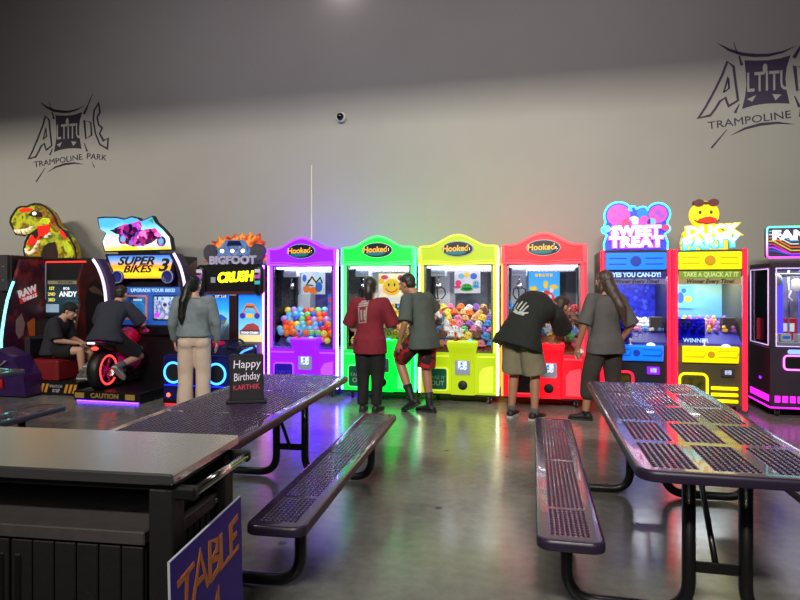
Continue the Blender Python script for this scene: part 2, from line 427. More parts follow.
# ---------------------------------------------------------------- birthday chalkboard on the table
CH = M('chalkboard_black', (20, 16, 26), .7, var=.15, scale=20); WD = M('black_stained_frame', (22, 16, 24), .55, var=.15, scale=20)
o = thing('chalkboard_sign', 'small black Happy Birthday chalkboard with handle standing on picnic table', 'chalkboard sign', (-1.84, 3.515, .762), math.radians(22))
MB().box(-.125, .125, -.045, .045, 0, .018, .004).build('base', WD, o)
mb = MB(); mb.prism(rrect(-.098, .098, .018, .30, .012), 'y', -.012, .012); mb.build('board', CH, o)
mb = MB()
for x in (-.1, .1): mb.box(x-.006, x+.006, -.016, .016, .018, .302, .002)
mb.box(-.1, .1, -.016, .016, .296, .31, .002); mb.build('frame', WD, o)
mb = MB(); mb.tube(bend([(-.055, 0, .305), (-.05, 0, .365), (.05, 0, .365), (.055, 0, .305)], .03), .009, 8); mb.build('handle', WD, o)
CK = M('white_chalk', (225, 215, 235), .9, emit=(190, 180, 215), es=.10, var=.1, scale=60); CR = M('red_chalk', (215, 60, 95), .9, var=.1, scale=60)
text('Happy', .073, CK, o, (0, -.0125, .245), (PI/2, -.05, 0), .0008, sx=.92, shear=.12)
text('Birthday', .070, CK, o, (0, -.0125, .165), (PI/2, -.08, 0), .0008, sx=.70, shear=.15)
text('KARTHIK', .046, CR, o, (0, -.0125, .098), (PI/2, -.05, 0), .0008, sx=.88)

# ---------------------------------------------------------------- prep cart
STEEL = M('brushed_steel', (240, 240, 238), .24, 1., var=.04, scale=3)
RES = M('dark_resin', (25, 22, 23), .6, var=.12, scale=30, bump=.15); RES2 = M('grey_resin', (70, 64, 64), .55, var=.15, scale=25, bump=.1)
CHR = M('chrome', (215, 210, 200), .15, 1., var=.02)
CX = -1.165+.0; cart = thing('prep_cart', 'dark resin prep cart with brushed steel top beside the table sign', 'cart', (-1.15, 1.70, 0), math.radians(5))
# local: right end x=0, front y=0, depth .52
MB().box(-1.24, .0, 0, .52, .862, .90, .006).build('steel_top', STEEL, cart)
mb = MB(); mb.box(-1.20, -.03, .03, .49, .835, .862, .003); mb.build('top_rail', RES, cart)
for x0 in (-1.19, -.098):
    for y0 in (.025, .415):
        MB().box(x0, x0+.085, y0, y0+.08, .05, .84, .005).build('post', RES, cart)
mb = MB(); mb.box(-1.12, -.11, .02, .50, .655, .70, .004); mb.build('shelf', RES2, cart)
mb = MB(); mb.box(-1.11, -.11, .465, .485, .70, .79, .003); mb.build('back_rail', RES2, cart)
mb = MB(); mb.box(-1.11, -.11, .47, .49, .08, .66, .003); mb.box(-1.11, -.11, .05, .47, .08, .11, .003); mb.build('cabinet_back', RES, cart)
for x0, x1 in ((-1.10, -.61), (-.605, -.118)):
    d = MB().box(x0, x1, .045, .06, .09, .65, .002).build('door', RES, cart)
    mb = MB(); n = 6; w = (x1-x0)/n
    for k in range(n): mb.box(x0+k*w+.0025, x0+(k+1)*w-.0025, .03, .047, .095, .645, .003)
    mb.build('plank_front', RES, d)
    hx = x1-.03 if x0 < -.8 else x0+.03
    mb = MB(); mb.box(hx-.012, hx+.012, .022, .032, .42, .60, .006); mb.build('door_pull', M('black_recess', (10, 10, 11), .5, var=.05), d)
sp = MB().box(-.09, -.06, .10, .42, .10, .66, .003).build('side_panel', RES, cart)
mb = MB()
for k in range(7): mb.box(-.062, -.048, .105+k*.045, .143+k*.045, .11, .655, .003)
mb.build('side_planks', RES, sp)
mb = MB(); mb.box(-.07, -.04, .10, .42, .655, .70, .003); mb.build('side_rail', RES2, sp)
mb = MB()
for y in (.13, .39): mb.ell((-.038, y, .678), (.006, .009, .009), 10, 6)
mb.build('screw', CHR, sp)
for y in (.045, .485):
    mb = MB(); mb.box(-.05, .062, y-.018, y+.018, .805, .85, .008); mb.build('handle_bracket', M('black_plastic', (22, 22, 24), .4, var=.06), cart)
mb = MB(); mb.tube([(.046, .06, .828), (.046, .47, .828)], .016, 14); mb.build('towel_bar', CHR, cart)
for x in (-1.15, -.07):
    for y in (.07, .45):
        mb = MB(); mb.lathe([(.03, -.012), (.04, -.012), (.04, .012), (.03, .012)], (x, y, .04), 'x'); mb.build('wheel', M('black_plastic', (22, 22, 24), .4), cart)

# table number board leaning on the cart
PURP = M('purple_board', (58, 22, 165), .5, var=.05, scale=3); ORG = M('orange_paint', (240, 145, 75), .6, var=.06, scale=20); FOAM = M('white_board_edge', (205, 205, 215), .6, var=.02)
sg = thing('table_sign', 'purple TABLE 14 board with orange letters leaning on the prep cart', 'sign', (-1.105, 1.64, 0), 0)
sg.rotation_euler = (0, -.045, math.radians(94.5))
mb = MB(); mb.box(0, .52, -.004, .004, 0, .665); mb.build('foam_board', FOAM, sg)
mb = MB(); mb.box(.002, .518, -.0055, -.004, .002, .663); mb.build('printed_face', PURP, sg)
def glyph(strokes, x0, z0, w, h, mb, t=.02):
    for st in strokes: mb.stroke([(x0+u*w, z0+v*h) for u, v in st], [t*1.15]+[t]*(len(st)-2)+[t*.85], -.0075, -.0055)
Gl = {'T': [[(0, .88), (1, 1.0)], [(.55, .95), (.45, 0)]], 'A': [[(0, 0), (.52, 1), (1, .0)], [(.22, .36), (.85, .36)]],
      'B': [[(.1, 0), (.12, 1), (.75, .85), (.7, .6), (.14, .52), (.9, .36), (.8, .1), (.1, 0)]],
      'L': [[(.1, 1), (.12, .05), (1, .1)]], 'E': [[(.95, 1), (.1, .92), (.1, .05), (1, .1)], [(.1, .5), (.8, .55)]],
      '1': [[(.2, .75), (.6, 1), (.55, 0)]], '4': [[(.65, 0), (.6, 1), (0, .32), (1, .36)]]}
mb = MB()
for ch, x, z, w, h in (('T', .045, .475, .12, .13), ('A', .15, .472, .12, .15), ('B', .28, .478, .10, .15), ('L', .38, .475, .09, .14), ('E', .475, .478, .085, .14)):
    glyph(Gl[ch], x*.87, z-.01, w*.87, h*.95, mb)
mb.build('lettering', ORG, sg)
mb = MB(); glyph(Gl['1'], .17, .20, .06, .19, mb); glyph(Gl['4'], .24, .215, .11, .20, mb); mb.build('numeral', ORG, sg)
# ---------------------------------------------------------------- shared machine materials
BLK = M('black_cabinet', (18, 17, 20), .4, var=.1, scale=6); DGR = M('dark_grey_panel', (52, 54, 62), .5, var=.1)
CHM = M('bright_metal', (190, 190, 195), .25, 1., var=.04); SIL = M('silver_panel', (150, 158, 176), .4, .1, var=.06)
GLS = glass('clear_pane'); RUB = M('black_rubber', (14, 14, 15), .6, var=.1)
LAMP = E('white_tube_light', (232, 240, 255), 3.0)
CREAM = M('cream_interior', (205, 212, 222), .6, var=.03)

def caster(p, x, y):
    c = MB().lathe([(.012, -.014), (.036, -.014), (.038, 0), (.036, .014), (.012, .014)], (x, y, .038), 'x', 16).build('caster', RUB, p)
    mb = MB(); mb.box(x-.025, x+.025, y-.03, y+.03, .085, .095); mb.box(x-.024, x-.018, y-.014, y+.014, .03, .09); mb.box(x+.018, x+.024, y-.014, y+.014, .03, .09)
    mb.build('caster_fork', CHM, c)

def bay_lamp(o, loc, sx, sy, power):
    l = bpy.data.lights.new('bay_lamp', 'AREA'); l.shape = 'RECTANGLE'; l.size = sx; l.size_y = sy; l.energy = power; l.color = (.92, .96, 1)
    q = bpy.data.objects.new('bay_lamp', l); C.objects.link(q); q.parent = o; q.location = loc
def crane(name, label, x0, w, body, edge, ledL, ledR, poster, extra):
    """tall crane machine; local x across, y into the wall, z up"""
    o = thing('crane_machine', label, 'crane machine', (x0, 7.65, 0), 0, 'row of four crane machines')
    h = w/2; D = .93
    for x in (-h+.1, h-.1):
        for y in (.12, D-.12): caster(o, x, y)
    MB().box(-h+.015, h-.015, .03, D, .095, .125, .004).build('plinth', BLK, o)
    # lower cabinet with two recessed bays left and right of the console
    mb = MB(); mb.box(-h, h, .0, D, .125, .66, .012)
    lc = mb.build('lower_cabinet', [body, edge], o)
    for q_ in ([(-h+.03, .60), (-.12, .60), (-.12, .62), (-h+.03, .62)], [(.25, .60), (h-.03, .60), (h-.03, .62), (.25, .62)], [(.27, .16), (h-.05, .16), (h-.05, .50), (.32, .47), (.27, .40)]):
        mb = MB(); mb.prism(q_, 'y', -.015, .0); mb.build('panel_relief', edge, lc)
    # console
    mb = MB(); rings = []
    for z, wx, yf in ((.125, .165, -.035), (.34, .165, -.04), (.52, .165, -.055), (.66, .172, -.10), (.74, .195, -.15), (.79, .205, -.165), (.805, .20, -.155)):
        wx *= .93; rings.append([(.065-wx, .05, z), (.065-wx, yf+.015, z), (.08-wx, yf, z), (.05+wx, yf, z), (.065+wx, yf+.015, z), (.065+wx, .05, z)])
    mb.loft(rings, sm=False); con = mb.build('console', [body], o)
    mb = MB(); mb.box(-.118, .248, -.15, .045, .806, .815, .004); mb.build('console_deck', edge, con)
    mb = MB(); mb.lathe([(.03, 0), (.03, .006), (.012, .012), (.009, .05), (.006, .075)], (-.02, -.07, .815)); mb.ell((-.02, -.07, .905), (.02, .02, .02), 12, 8); mb.build('joystick', M('red_knob', (190, 30, 30), .3, var=.03), con)
    mb = MB(); mb.lathe([(.03, 0), (.03, .012), (.022, .018), (.001, .02)], (.155, -.07, .815)); mb.build('push_button', E('button_glow', (90, 200, 255), 1.2), con)
    pn = MB().prism(rrect(-.03, .16, .385, .62, .015), 'y', -.07, -.045).build('card_panel', SIL, o)
    mb = MB(); mb.prism(rrect(.01, .12, .45, .56, .01), 'y', -.078, -.07); mb.build('card_screen', N('card_screen_print', [(30, 60, 150), (70, 120, 215), (235, 240, 255), (40, 80, 170)], 26, .8), pn)
    mb = MB(); mb.lathe([(.001, -.006), (.052, -.006), (.06, 0), (.06, .012)], (.065, -.047, .25), 'y', 20); mb.build('speaker', RUB, o)
    # prize door
    cx = -h+.222
    pd = MB().prism(rrect(cx-.148, cx+.148, .165, .47, .04), 'y', -.022, 0).build('prize_door', edge, o)
    mb = MB(); mb.prism(rrect(cx-.13, cx+.13, .185, .45, .03), 'y', -.03, -.02); mb.build('door_flap', extra['flap'], pd)
    text('TAKE IT', .062, extra['ink'], pd, (cx, -.031, .335), ext=.001); text('OUT', .085, extra['ink'], pd, (cx+.01, -.031, .262), ext=.001, bold=.002)
    # posts, glass, frame round the window
    for s, led in ((-1, ledL), (1, ledR)):
        p = MB().box(min(s*h, s*(h-.05)), max(s*h, s*(h-.05)), 0, .05, .66, 1.80, .004).build('corner_post', edge, o)
        mb = MB(); xa = s*(h-.004); xb = s*(h+.022)
        mb.box(min(xa, xb), max(xa, xb), -.012, .012, .13, 2.0, .004); mb.build('led_strip', led, p)
        MB().box(min(s*h, s*(h-.04)), max(s*h, s*(h-.04)), D-.05, D, .66, 1.80, .003).build('corner_post', DGR, o)
        MB().box(min(s*(h-.018), s*(h-.012)), max(s*(h-.018), s*(h-.012)), .05, D-.05, .67, 1.79).build('window_pane', GLS, o)
        mb = MB(); mb.box(min(s*(h-.05), s*(h-.075)), max(s*(h-.05), s*(h-.075)), .004, .03, .68, 1.79, .003); mb.build('window_trim', CHM, o)
    MB().box(-h+.075, h-.075, .012, .02, .68, 1.77).build('window_pane', GLS, o)
    MB().box(-h+.05, h-.05, 0, .03, .66, .685, .003).build('window_sill', CHM, o)
    # back and ceiling of the prize bay
    mb = MB(); mb.box(-h+.04, h-.04, D-.03, D, .66, 1.80); mb.m(1).box(-.16, .30, D-.04, D-.03, .70, 1.72); mb.m(2).box(-h+.06, -.24, D-.05, D-.03, .70, 1.78); mb.m(0).box(-.20, -.185, D-.06, D-.03, .70, 1.78)
    mb.m(3); mb.prism(rrect(.30, h-.06, 1.2, 1.72, .03), 'y', D-.045, D-.03)
    mb.build('back_panel', [SIL, N('dim_mirror_print_'+name, extra['mirror'], 5, 0, .15), CREAM, DGR], o)
    cl = MB().box(-h+.04, h-.04, .04, D-.03, 1.775, 1.80).build('bay_ceiling', CREAM, o)
    mb = MB(); mb.box(-h+.08, h-.08, .055, .085, 1.745, 1.772, .005); mb.box(-h+.08, h-.08, .6, .63, 1.745, 1.772, .005); mb.build('light_tube', LAMP, cl)
    bay_lamp(o, (0, .35, 1.745), w-.2, .22, 9)
    MB().box(-h, h, .05, D, 1.80, 1.86).build('roof', body, o)
    # marquee
    q = 24; prof = []
    for k in range(q+1):
        u = -1+2*k/q; x = u*h
        b = .5+.5*math.cos(PI*min(1, abs(u)/.82)); prof.append((x, 2.02+.146*b))
    low = []
    for k in range(q+1):
        u = 1-2*k/q; b = .5+.5*math.cos(PI*min(1, abs(u)/.6)); low.append((u*h, 1.80-.022*b))
    mq = MB().prism(prof+low, 'y', -.03, .20).build('marquee', body, o)
    def rim(sc, dz): return [(x*sc, 1.91+(z-1.91)*sc+dz) for x, z in prof+low]
    mb = MB(); mb.stroke(rim(.985, 0), .03, -.045, -.03, True); mb.stroke([(-h+.05, 1.835), (-.3, 1.835), (0, 1.812), (.3, 1.835), (h-.05, 1.835)], .014, -.042, -.03); mb.build('marquee_rim', edge, mq)
    e = lambda rx, rz, zc=1.985: [(rx*math.cos(2*PI*k/32), zc+rz*math.sin(2*PI*k/32)) for k in range(32)]
    sn = MB().prism(e(.205, .10), 'y', -.048, -.03).build('oval_sign', SIL, o)
    mb = MB(); mb.prism(e(.195, .09), 'y', -.053, -.047); mb.build('sign_face', M('sign_dark', (16, 22, 30), .3, var=.1), sn)
    mb = MB(); mb.prism([(-.16, 1.935), (-.14, 1.96), (.12, 1.96), (.10, 1.93), (.04, 1.912), (-.08, 1.912)], 'y', -.056, -.053); mb.build('sign_water', M('sign_teal', (20, 105, 115), .3, emit=(20, 105, 115), es=.25, var=.1), sn)
    text('Hooked', .105, M('sign_orange', (238, 170, 60), .4, emit=(238, 170, 60), es=.35, var=.12, scale=30), sn, (-.03, -.058, 1.99), (PI/2, -.03, 0), .003, sx=.95, shear=.1, bold=.003)
    mb = MB(); mb.tube([(.11, -.058, 1.97), (.145, -.058, 2.03), (.15, -.058, 1.99), (.16, -.058, 1.955), (.13, -.058, 1.95)], .006, 6); mb.build('sign_hook', CHM, sn)
    # gantry and claw
    g = MB().box(-h+.1, h-.1, .38, .42, 1.70, 1.735).build('gantry_rail', CHM, o)
    mb = MB(); mb.box(-h+.09, -h+.29, .26, .44, 1.64, 1.76, .01); mb.build('carriage', SIL, g)
    cx = -h+.19; cy = .33
    mb = MB(); mb.tube([(cx, cy, 1.64), (cx, cy, 1.55)], .008, 6); mb.lathe([(.01, .07), (.035, .06), (.04, 0), (.03, -.02)], (cx, cy, 1.49)); mb.build('claw_hub', CHM, o)
    for k in range(3):
        a = 2*PI*k/3+.5; d = Vector((math.cos(a), math.sin(a), 0)); c = Vector((cx, cy, 0))
        mb = MB(); mb.tube([c+d*.03+Vector((0, 0, 1.50)), c+d*.085+Vector((0, 0, 1.47)), c+d*.095+Vector((0, 0, 1.40)), c+d*.05+Vector((0, 0, 1.345)), c+d*.03+Vector((0, 0, 1.345))], .009, 7); mb.build('claw_prong', M('dark_steel', (40, 42, 46), .35, .8, var=.05), o)
    # prize bed rising to the back, chute front left
    mb = MB(); mb.prism([(.05, .66), (D-.05, .66), (D-.05, 1.13), (.62, 1.11), (.14, .70), (.05, .70)], 'x', -h+.06, h-.06); mb.build('prize_bed', extra['bed'], o)
    return o
def frame_poster(o, x0, x1, z0, z1, y, mat, shapes):
    p = MB().box(x0, x1, y, y+.008, z0, z1).build('poster', mat, o)
    for nm, fn, mt in shapes:
        mb = MB(); fn(mb, y); mb.build(nm, mt, p)
    return p

# glowing moulded plastics; edge tones lightened to stand in for shading on the relief
def glow(n, c, s, e): return M(n+'_plastic', tuple(x*.7 for x in c), .35, emit=e, es=s, var=.06, scale=2)
VIO = glow('violet', (110, 20, 220), 4.2, (82, 6, 255)); VIOE = glow('violet_edge', (180, 90, 255), 1.3, (165, 60, 255))
GRN = glow('green', (10, 200, 60), 2.0, (0, 235, 50)); GRNE = glow('green_edge', (80, 230, 130), 1.0, (85, 255, 130))
YEL = glow('yellow', (170, 190, 20), .62, (205, 235, 10)); YELE = glow('yellow_edge', (225, 240, 80), .75, (225, 250, 60))
RED = glow('red', (225, 10, 30), 1.5, (255, 6, 28)); REDE = glow('red_edge', (240, 60, 80), 1.0, (255, 70, 85))
L_PNK = E('led_pink', (255, 150, 245), 3.2); L_LIL = E('led_lilac', (235, 215, 255), 5); L_CYN = E('led_cyan', (120, 235, 255), 3.5)
L_TEA = E('led_teal', (70, 240, 180), 2.2); L_WGR = E('led_warm_white', (245, 255, 225), 5); L_WHT = E('led_white', (255, 255, 225), 6)
L_ORG = E('led_orange', (255, 120, 50), 3); L_RED = E('led_red', (255, 20, 50), 2.6)
MIR = [(50, 58, 66), (85, 95, 105), (120, 130, 140)]
FLAPG = M('flap_green', (14, 72, 56), .25, emit=(10, 120, 70), es=.15, var=.25, scale=5); INKG = M('flap_ink', (120, 150, 120), .5, emit=(120, 150, 110), es=.15)
FLAPB = M('flap_blue', (30, 20, 120), .25, emit=(45, 20, 200), es=.35, var=.2, scale=5); INKB = M('flap_ink_blue', (60, 45, 190), .5, emit=(60, 40, 210), es=.3)
FLAPR = M('flap_dark', (40, 20, 24), .25, var=.25, scale=5)
BEDV = M('bed_violet', (70, 50, 120), .6, var=.1)
HONEY = N('honeycomb_cloth', [(45, 30, 30), (150, 70, 30), (205, 125, 60)], 22, 0, .8, 'dist')
cr_v = crane('violet', 'purple-lit crane machine filled with coloured balls', -3.175, .98, VIO, VIOE, L_PNK, L_LIL, None, dict(flap=FLAPB, ink=INKB, bed=BEDV, mirror=[(60, 50, 110), (85, 80, 150), (120, 120, 175)]))
cr_g = crane('green', 'green-lit crane machine filled with yellow face plushes', -2.105, .98, GRN, GRNE, L_CYN, L_TEA, None, dict(flap=FLAPG, ink=INKG, bed=HONEY, mirror=MIR))
cr_y = crane('yellow', 'yellow-lit crane machine filled with octopus plushes', -1.045, .99, YEL, YELE, L_WGR, L_WHT, None, dict(flap=FLAPG, ink=INKG, bed=HONEY, mirror=MIR))
cr_r = crane('red', 'red-lit crane machine with a tall blue poster in its window', .018, .99, RED, REDE, L_ORG, L_RED, None, dict(flap=FLAPR, ink=FLAPR, bed=HONEY, mirror=[(38, 38, 46), (55, 50, 60), (90, 70, 75)]))

# posters hanging in the bays
def ov(x, z, rx, rz, d=.004):
    def f(mb, y): mb.prism([(x+rx*math.cos(2*PI*k/18), z+rz*math.sin(2*PI*k/18)) for k in range(18)], 'y', y-d, y)
    return f
def ovs(L, d=.004):
    def f(mb, y):
        for a in L: ov(*a, d=d)(mb, y)
    return f
INKK = M('print_black', (20, 20, 24), .5, var=.02); P_YEL = M('print_yellow', (245, 205, 50), .5, emit=(245, 205, 50), es=.25, var=.05)
P_PNK = M('print_pink', (225, 60, 130), .5, emit=(225, 60, 130), es=.2, var=.05); P_BLU = M('print_blue', (40, 110, 220), .5, emit=(40, 110, 220), es=.2, var=.05)
P_GRN = M('print_green', (60, 180, 80), .5, emit=(60, 180, 80), es=.2, var=.05); P_RED = M('print_red', (220, 40, 45), .5, emit=(220, 40, 45), es=.2, var=.05)
P_WHT = M('print_white', (235, 235, 240), .5, emit=(235, 235, 240), es=.25, var=.02); P_ORG = M('print_orange', (240, 120, 40), .5, emit=(240, 120, 40), es=.25, var=.05)
P_LBL = M('print_light_blue', (120, 190, 235), .5, emit=(120, 190, 235), es=.2, var=.05)
frame_poster(cr_v, -.06, .29, 1.40, 1.70, .10, N('ball_poster_paper', [(120, 190, 235), (200, 225, 240), (240, 235, 215)], 7, .3), [
    ('printed_ball', ovs([(.02, 1.47, .05, .05), (.12, 1.45, .06, .05)]), P_ORG), ('printed_splash', ovs([(.2, 1.5, .05, .07), (-.01, 1.62, .03, .05)]), P_BLU), ('printed_squiggle', lambda mb, y: (mb.stroke([(.04, 1.55), (.10, 1.64), (.16, 1.56), (.22, 1.63), (.25, 1.55)], .02, y-.005, y), mb.stroke([(.06, 1.6), (.02, 1.53), (.12, 1.52)], .014, y-.005, y)), INKK)])
frame_poster(cr_v, .33, .425, 1.10, 1.40, .10, P_BLU, [('printed_blob', ovs([(.37, 1.32, .03, .04), (.385, 1.2, .03, .06)]), P_PNK)])
frame_poster(cr_g, -.02, .36, 1.28, 1.68, .10, N('face_poster_paper', [(245, 230, 140), (250, 245, 215), (240, 190, 210)], 8, .35), [
    ('printed_face', ovs([(.16, 1.5, .12, .11), (.02, 1.58, .04, .04)]), P_YEL), ('printed_eyes', ovs([(.12, 1.53, .012, .022), (.2, 1.53, .012, .022)], .006), INKK),
    ('printed_smile', lambda mb, y: mb.stroke([(.08, 1.48), (.11, 1.445), (.16, 1.43), (.21, 1.445), (.24, 1.48)], .014, y-.006, y), P_RED), ('printed_banner', lambda mb, y: mb.box(0, .34, y-.005, y, 1.30, 1.37), P_WHT), ('printed_candy', ovs([(.06, 1.63, .05, .03), (.28, 1.62, .04, .04)]), P_PNK)])
frame_poster(cr_y, -.06, .275, 1.42, 1.71, .10, N('octopus_poster_paper', [(200, 190, 225), (225, 215, 240), (180, 190, 225)], 5, .3), [
    ('printed_octopus_green', ovs([(.10, 1.50, .07, .045), (.10, 1.47, .085, .025)]), P_GRN), ('printed_octopus_blue', ovs([(.22, 1.54, .045, .045), (.03, 1.64, .04, .035), (.21, 1.5, .055, .02)]), P_LBL),
    ('printed_octopus_pink', ovs([(-.01, 1.55, .04, .04), (-.02, 1.5, .05, .02)]), P_PNK), ('printed_octopus_yellow', ovs([(.10, 1.66, .04, .03)]), P_YEL), ('printed_octopus_navy', ovs([(.19, 1.64, .045, .04)]), P_BLU), ('printed_eyes', ovs([(.08, 1.52, .008, .012), (.12, 1.52, .008, .012), (.21, 1.55, .006, .01), (.24, 1.55, .006, .01)], .006), INKK)])
frame_poster(cr_r, -.18, .20, 1.22, 1.69, .10, G('sky_poster_paper', [(0, (120, 200, 120)), (.35, (70, 175, 240)), (1, (40, 150, 245))], 'Z', 1.22, 1.69, .55), [
    ('printed_title', lambda mb, y: [mb.box(-.10+k*.045, -.068+k*.045, y-.005, y, 1.63, 1.665) for k in range(5)], P_YEL), ('printed_mound', ovs([(.02, 1.36, .12, .09), (-.10, 1.33, .05, .06)]), P_PNK),
    ('printed_flowers', ovs([(-.12, 1.48, .05, .03), (.13, 1.5, .05, .03), (.03, 1.53, .03, .05)]), P_YEL), ('printed_dots', ovs([(0, 1.42, .03, .03), (.08, 1.38, .025, .025), (-.06, 1.38, .025, .03), (.1, 1.46, .025, .03)], .006), P_WHT), ('printed_stripe', ovs([(.04, 1.44, .035, .02), (-.03, 1.35, .03, .02)], .008), P_RED)])

# ---------------------------------------------------------------- prizes: every ball and plush is its own object
rng = random.Random(4)
def slope(jx, t, lift, x0, h):
    """point over the prize bed: jx across, t up the slope"""
    y = .14+t*.48; z = .70+t*.41
    return Vector((x0+jx, 7.65+y-.65*lift, z+.76*lift))
BALLC = [('orange', (250, 120, 40)), ('light blue', (110, 195, 240)), ('red', (220, 50, 60)), ('green', (120, 210, 110)), ('lavender', (190, 150, 245)), ('yellow', (240, 220, 90)), ('deep blue', (50, 90, 220))]
balls = {}
def ball(c, p):
    nm, col = BALLC[c]
    if c not in balls:
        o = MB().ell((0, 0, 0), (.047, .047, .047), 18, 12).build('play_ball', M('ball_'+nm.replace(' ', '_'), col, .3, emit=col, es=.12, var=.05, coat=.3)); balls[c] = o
        tag(o, nm + ' ball in the purple-lit crane machine', 'ball', 'balls in the purple-lit crane machine')
    else: o = dup(balls[c])
    o.location = p; return o
wts = [0]*9+[1]*4+[2]*3+[3]*3+[4]*3+[5]*2+[6]*2
for layer in range(2):
    nr = 7 if layer == 0 else 6
    for r in range(nr):
        nx = 10 if (r+layer) % 2 == 0 else 9
        for k in range(nx):
            jx = (k-(nx-1)/2)*.092-.005+rng.uniform(-.008, .008); t = rng.uniform(-.02, .02)+.06+r*.150+layer*.075
            if layer == 1 and r < 1: t += .02
            p = slope(jx, t, .055+layer*.078, -3.175, 0)
            if jx < -.25 and p.z < .84: continue
            ball(rng.choice(wts), p)
# plush kinds
EYE = M('plush_eye', (12, 12, 14), .2, var=.02)
PC = {'pink': (235, 130, 170), 'blue': (70, 150, 230), 'yellow': (245, 210, 80), 'white': (235, 232, 235), 'green': (110, 200, 120), 'purple': (150, 100, 200), 'orange': (240, 120, 50), 'red': (215, 50, 55), 'teal': (60, 180, 190), 'brown': (120, 80, 60), 'tan': (215, 170, 110)}
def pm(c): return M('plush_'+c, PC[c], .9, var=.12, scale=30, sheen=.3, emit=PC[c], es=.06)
def octopus(c):
    mb = MB(); mb.ell((0, 0, .05), (.062, .06, .055), 14, 9)
    for k in range(8):
        a = 2*PI*k/8; mb.ell((.055*math.cos(a), .055*math.sin(a), .014), (.024, .024, .016), 8, 6)
    o = mb.build('octopus_plush', pm(c))
    for s in (-1, 1): MB().ell((s*.022, -.055, .062), (.008, .006, .01), 8, 6).build('eye', EYE, o)
    return o
def face(c):
    mb = MB(); mb.ell((0, 0, .05), (.066, .04, .066), 16, 10); o = mb.build('face_plush', pm(c))
    for s in (-1, 1): MB().ell((s*.022, -.036, .066), (.009, .006, .015), 8, 6).build('eye', EYE, o)
    MB().tube([(-.034, -.036, .042), (-.018, -.041, .028), (0, -.042, .024), (.018, -.041, .028), (.034, -.036, .042)], .004, 6).build('mouth', pm('red') if c != 'red' else EYE, o)
    return o
def bear(c):
    mb = MB(); mb.ell((0, 0, .045), (.05, .045, .05), 12, 8); mb.ell((0, -.005, .112), (.042, .04, .038), 12, 8)
    for s in (-1, 1): mb.ell((s*.034, 0, .145), (.016, .01, .016), 8, 6); mb.ell((s*.05, -.02, .06), (.018, .018, .03), 8, 6); mb.ell((s*.028, -.04, .015), (.02, .03, .018), 8, 6)
    mb.ell((0, -.042, .102), (.016, .012, .012), 8, 6)
    o = mb.build('bear_plush', pm(c))
    for s in (-1, 1): MB().ell((s*.017, -.04, .122), (.006, .005, .006), 8, 6).build('eye', EYE, o)
    return o
protos = {}
def plush(kind, c, p, where, grp, spin):
    key = (kind, c)
    if key not in protos: o = protos[key] = {'octopus': octopus, 'face': face, 'bear': bear}[kind](c)
    else: o = dup(protos[key])
    for k in list(o.keys()):
        del o[k]
    tag(o, f'{c} {kind} plush heaped in the {where}', 'plush toy', grp)
    o.location = p; o.rotation_euler = spin; o.scale = (.84,)*3
    return o
def heap(x0, where, grp, kinds, nx=8, top=1.):
    for layer in range(2):
        for r in range(6):
            n = nx if (r+layer) % 2 == 0 else nx-1
            for k in range(n):
                jx = (k-(n-1)/2)*.112+rng.uniform(-.015, .015); t = .03+r*.172*top+layer*.085+rng.uniform(-.02, .02)
                p = slope(jx, t, .034+layer*.082, x0, 0)
                kd, c = rng.choice(kinds)
                plush(kd, c, p, where, grp, (rng.uniform(-.5, .1), rng.uniform(-.5, .5), rng.uniform(-.7, .7)))
heap(-2.105, 'green-lit crane machine', 'plushes in the green-lit crane machine', [('face', 'yellow')]*8+[('face', 'pink'), ('face', 'blue'), ('face', 'tan'), ('bear', 'white'), ('bear', 'tan'), ('bear', 'blue')])
heap(-1.045, 'yellow-lit crane machine', 'plushes in the yellow-lit crane machine', [('octopus', c) for c in ('pink', 'blue', 'yellow', 'white', 'green', 'purple', 'orange', 'teal', 'tan', 'pink', 'blue', 'blue', 'white', 'tan')]+[('bear', 'white'), ('bear', 'yellow'), ('bear', 'brown')])
heap(.018, 'red-lit crane machine', 'plushes in the red-lit crane machine', [('bear', c) for c in ('red', 'green', 'white', 'yellow', 'blue', 'brown', 'pink')]+[('face', 'red'), ('face', 'white'), ('octopus', 'yellow'), ('octopus', 'green'), ('bear', 'brown')])
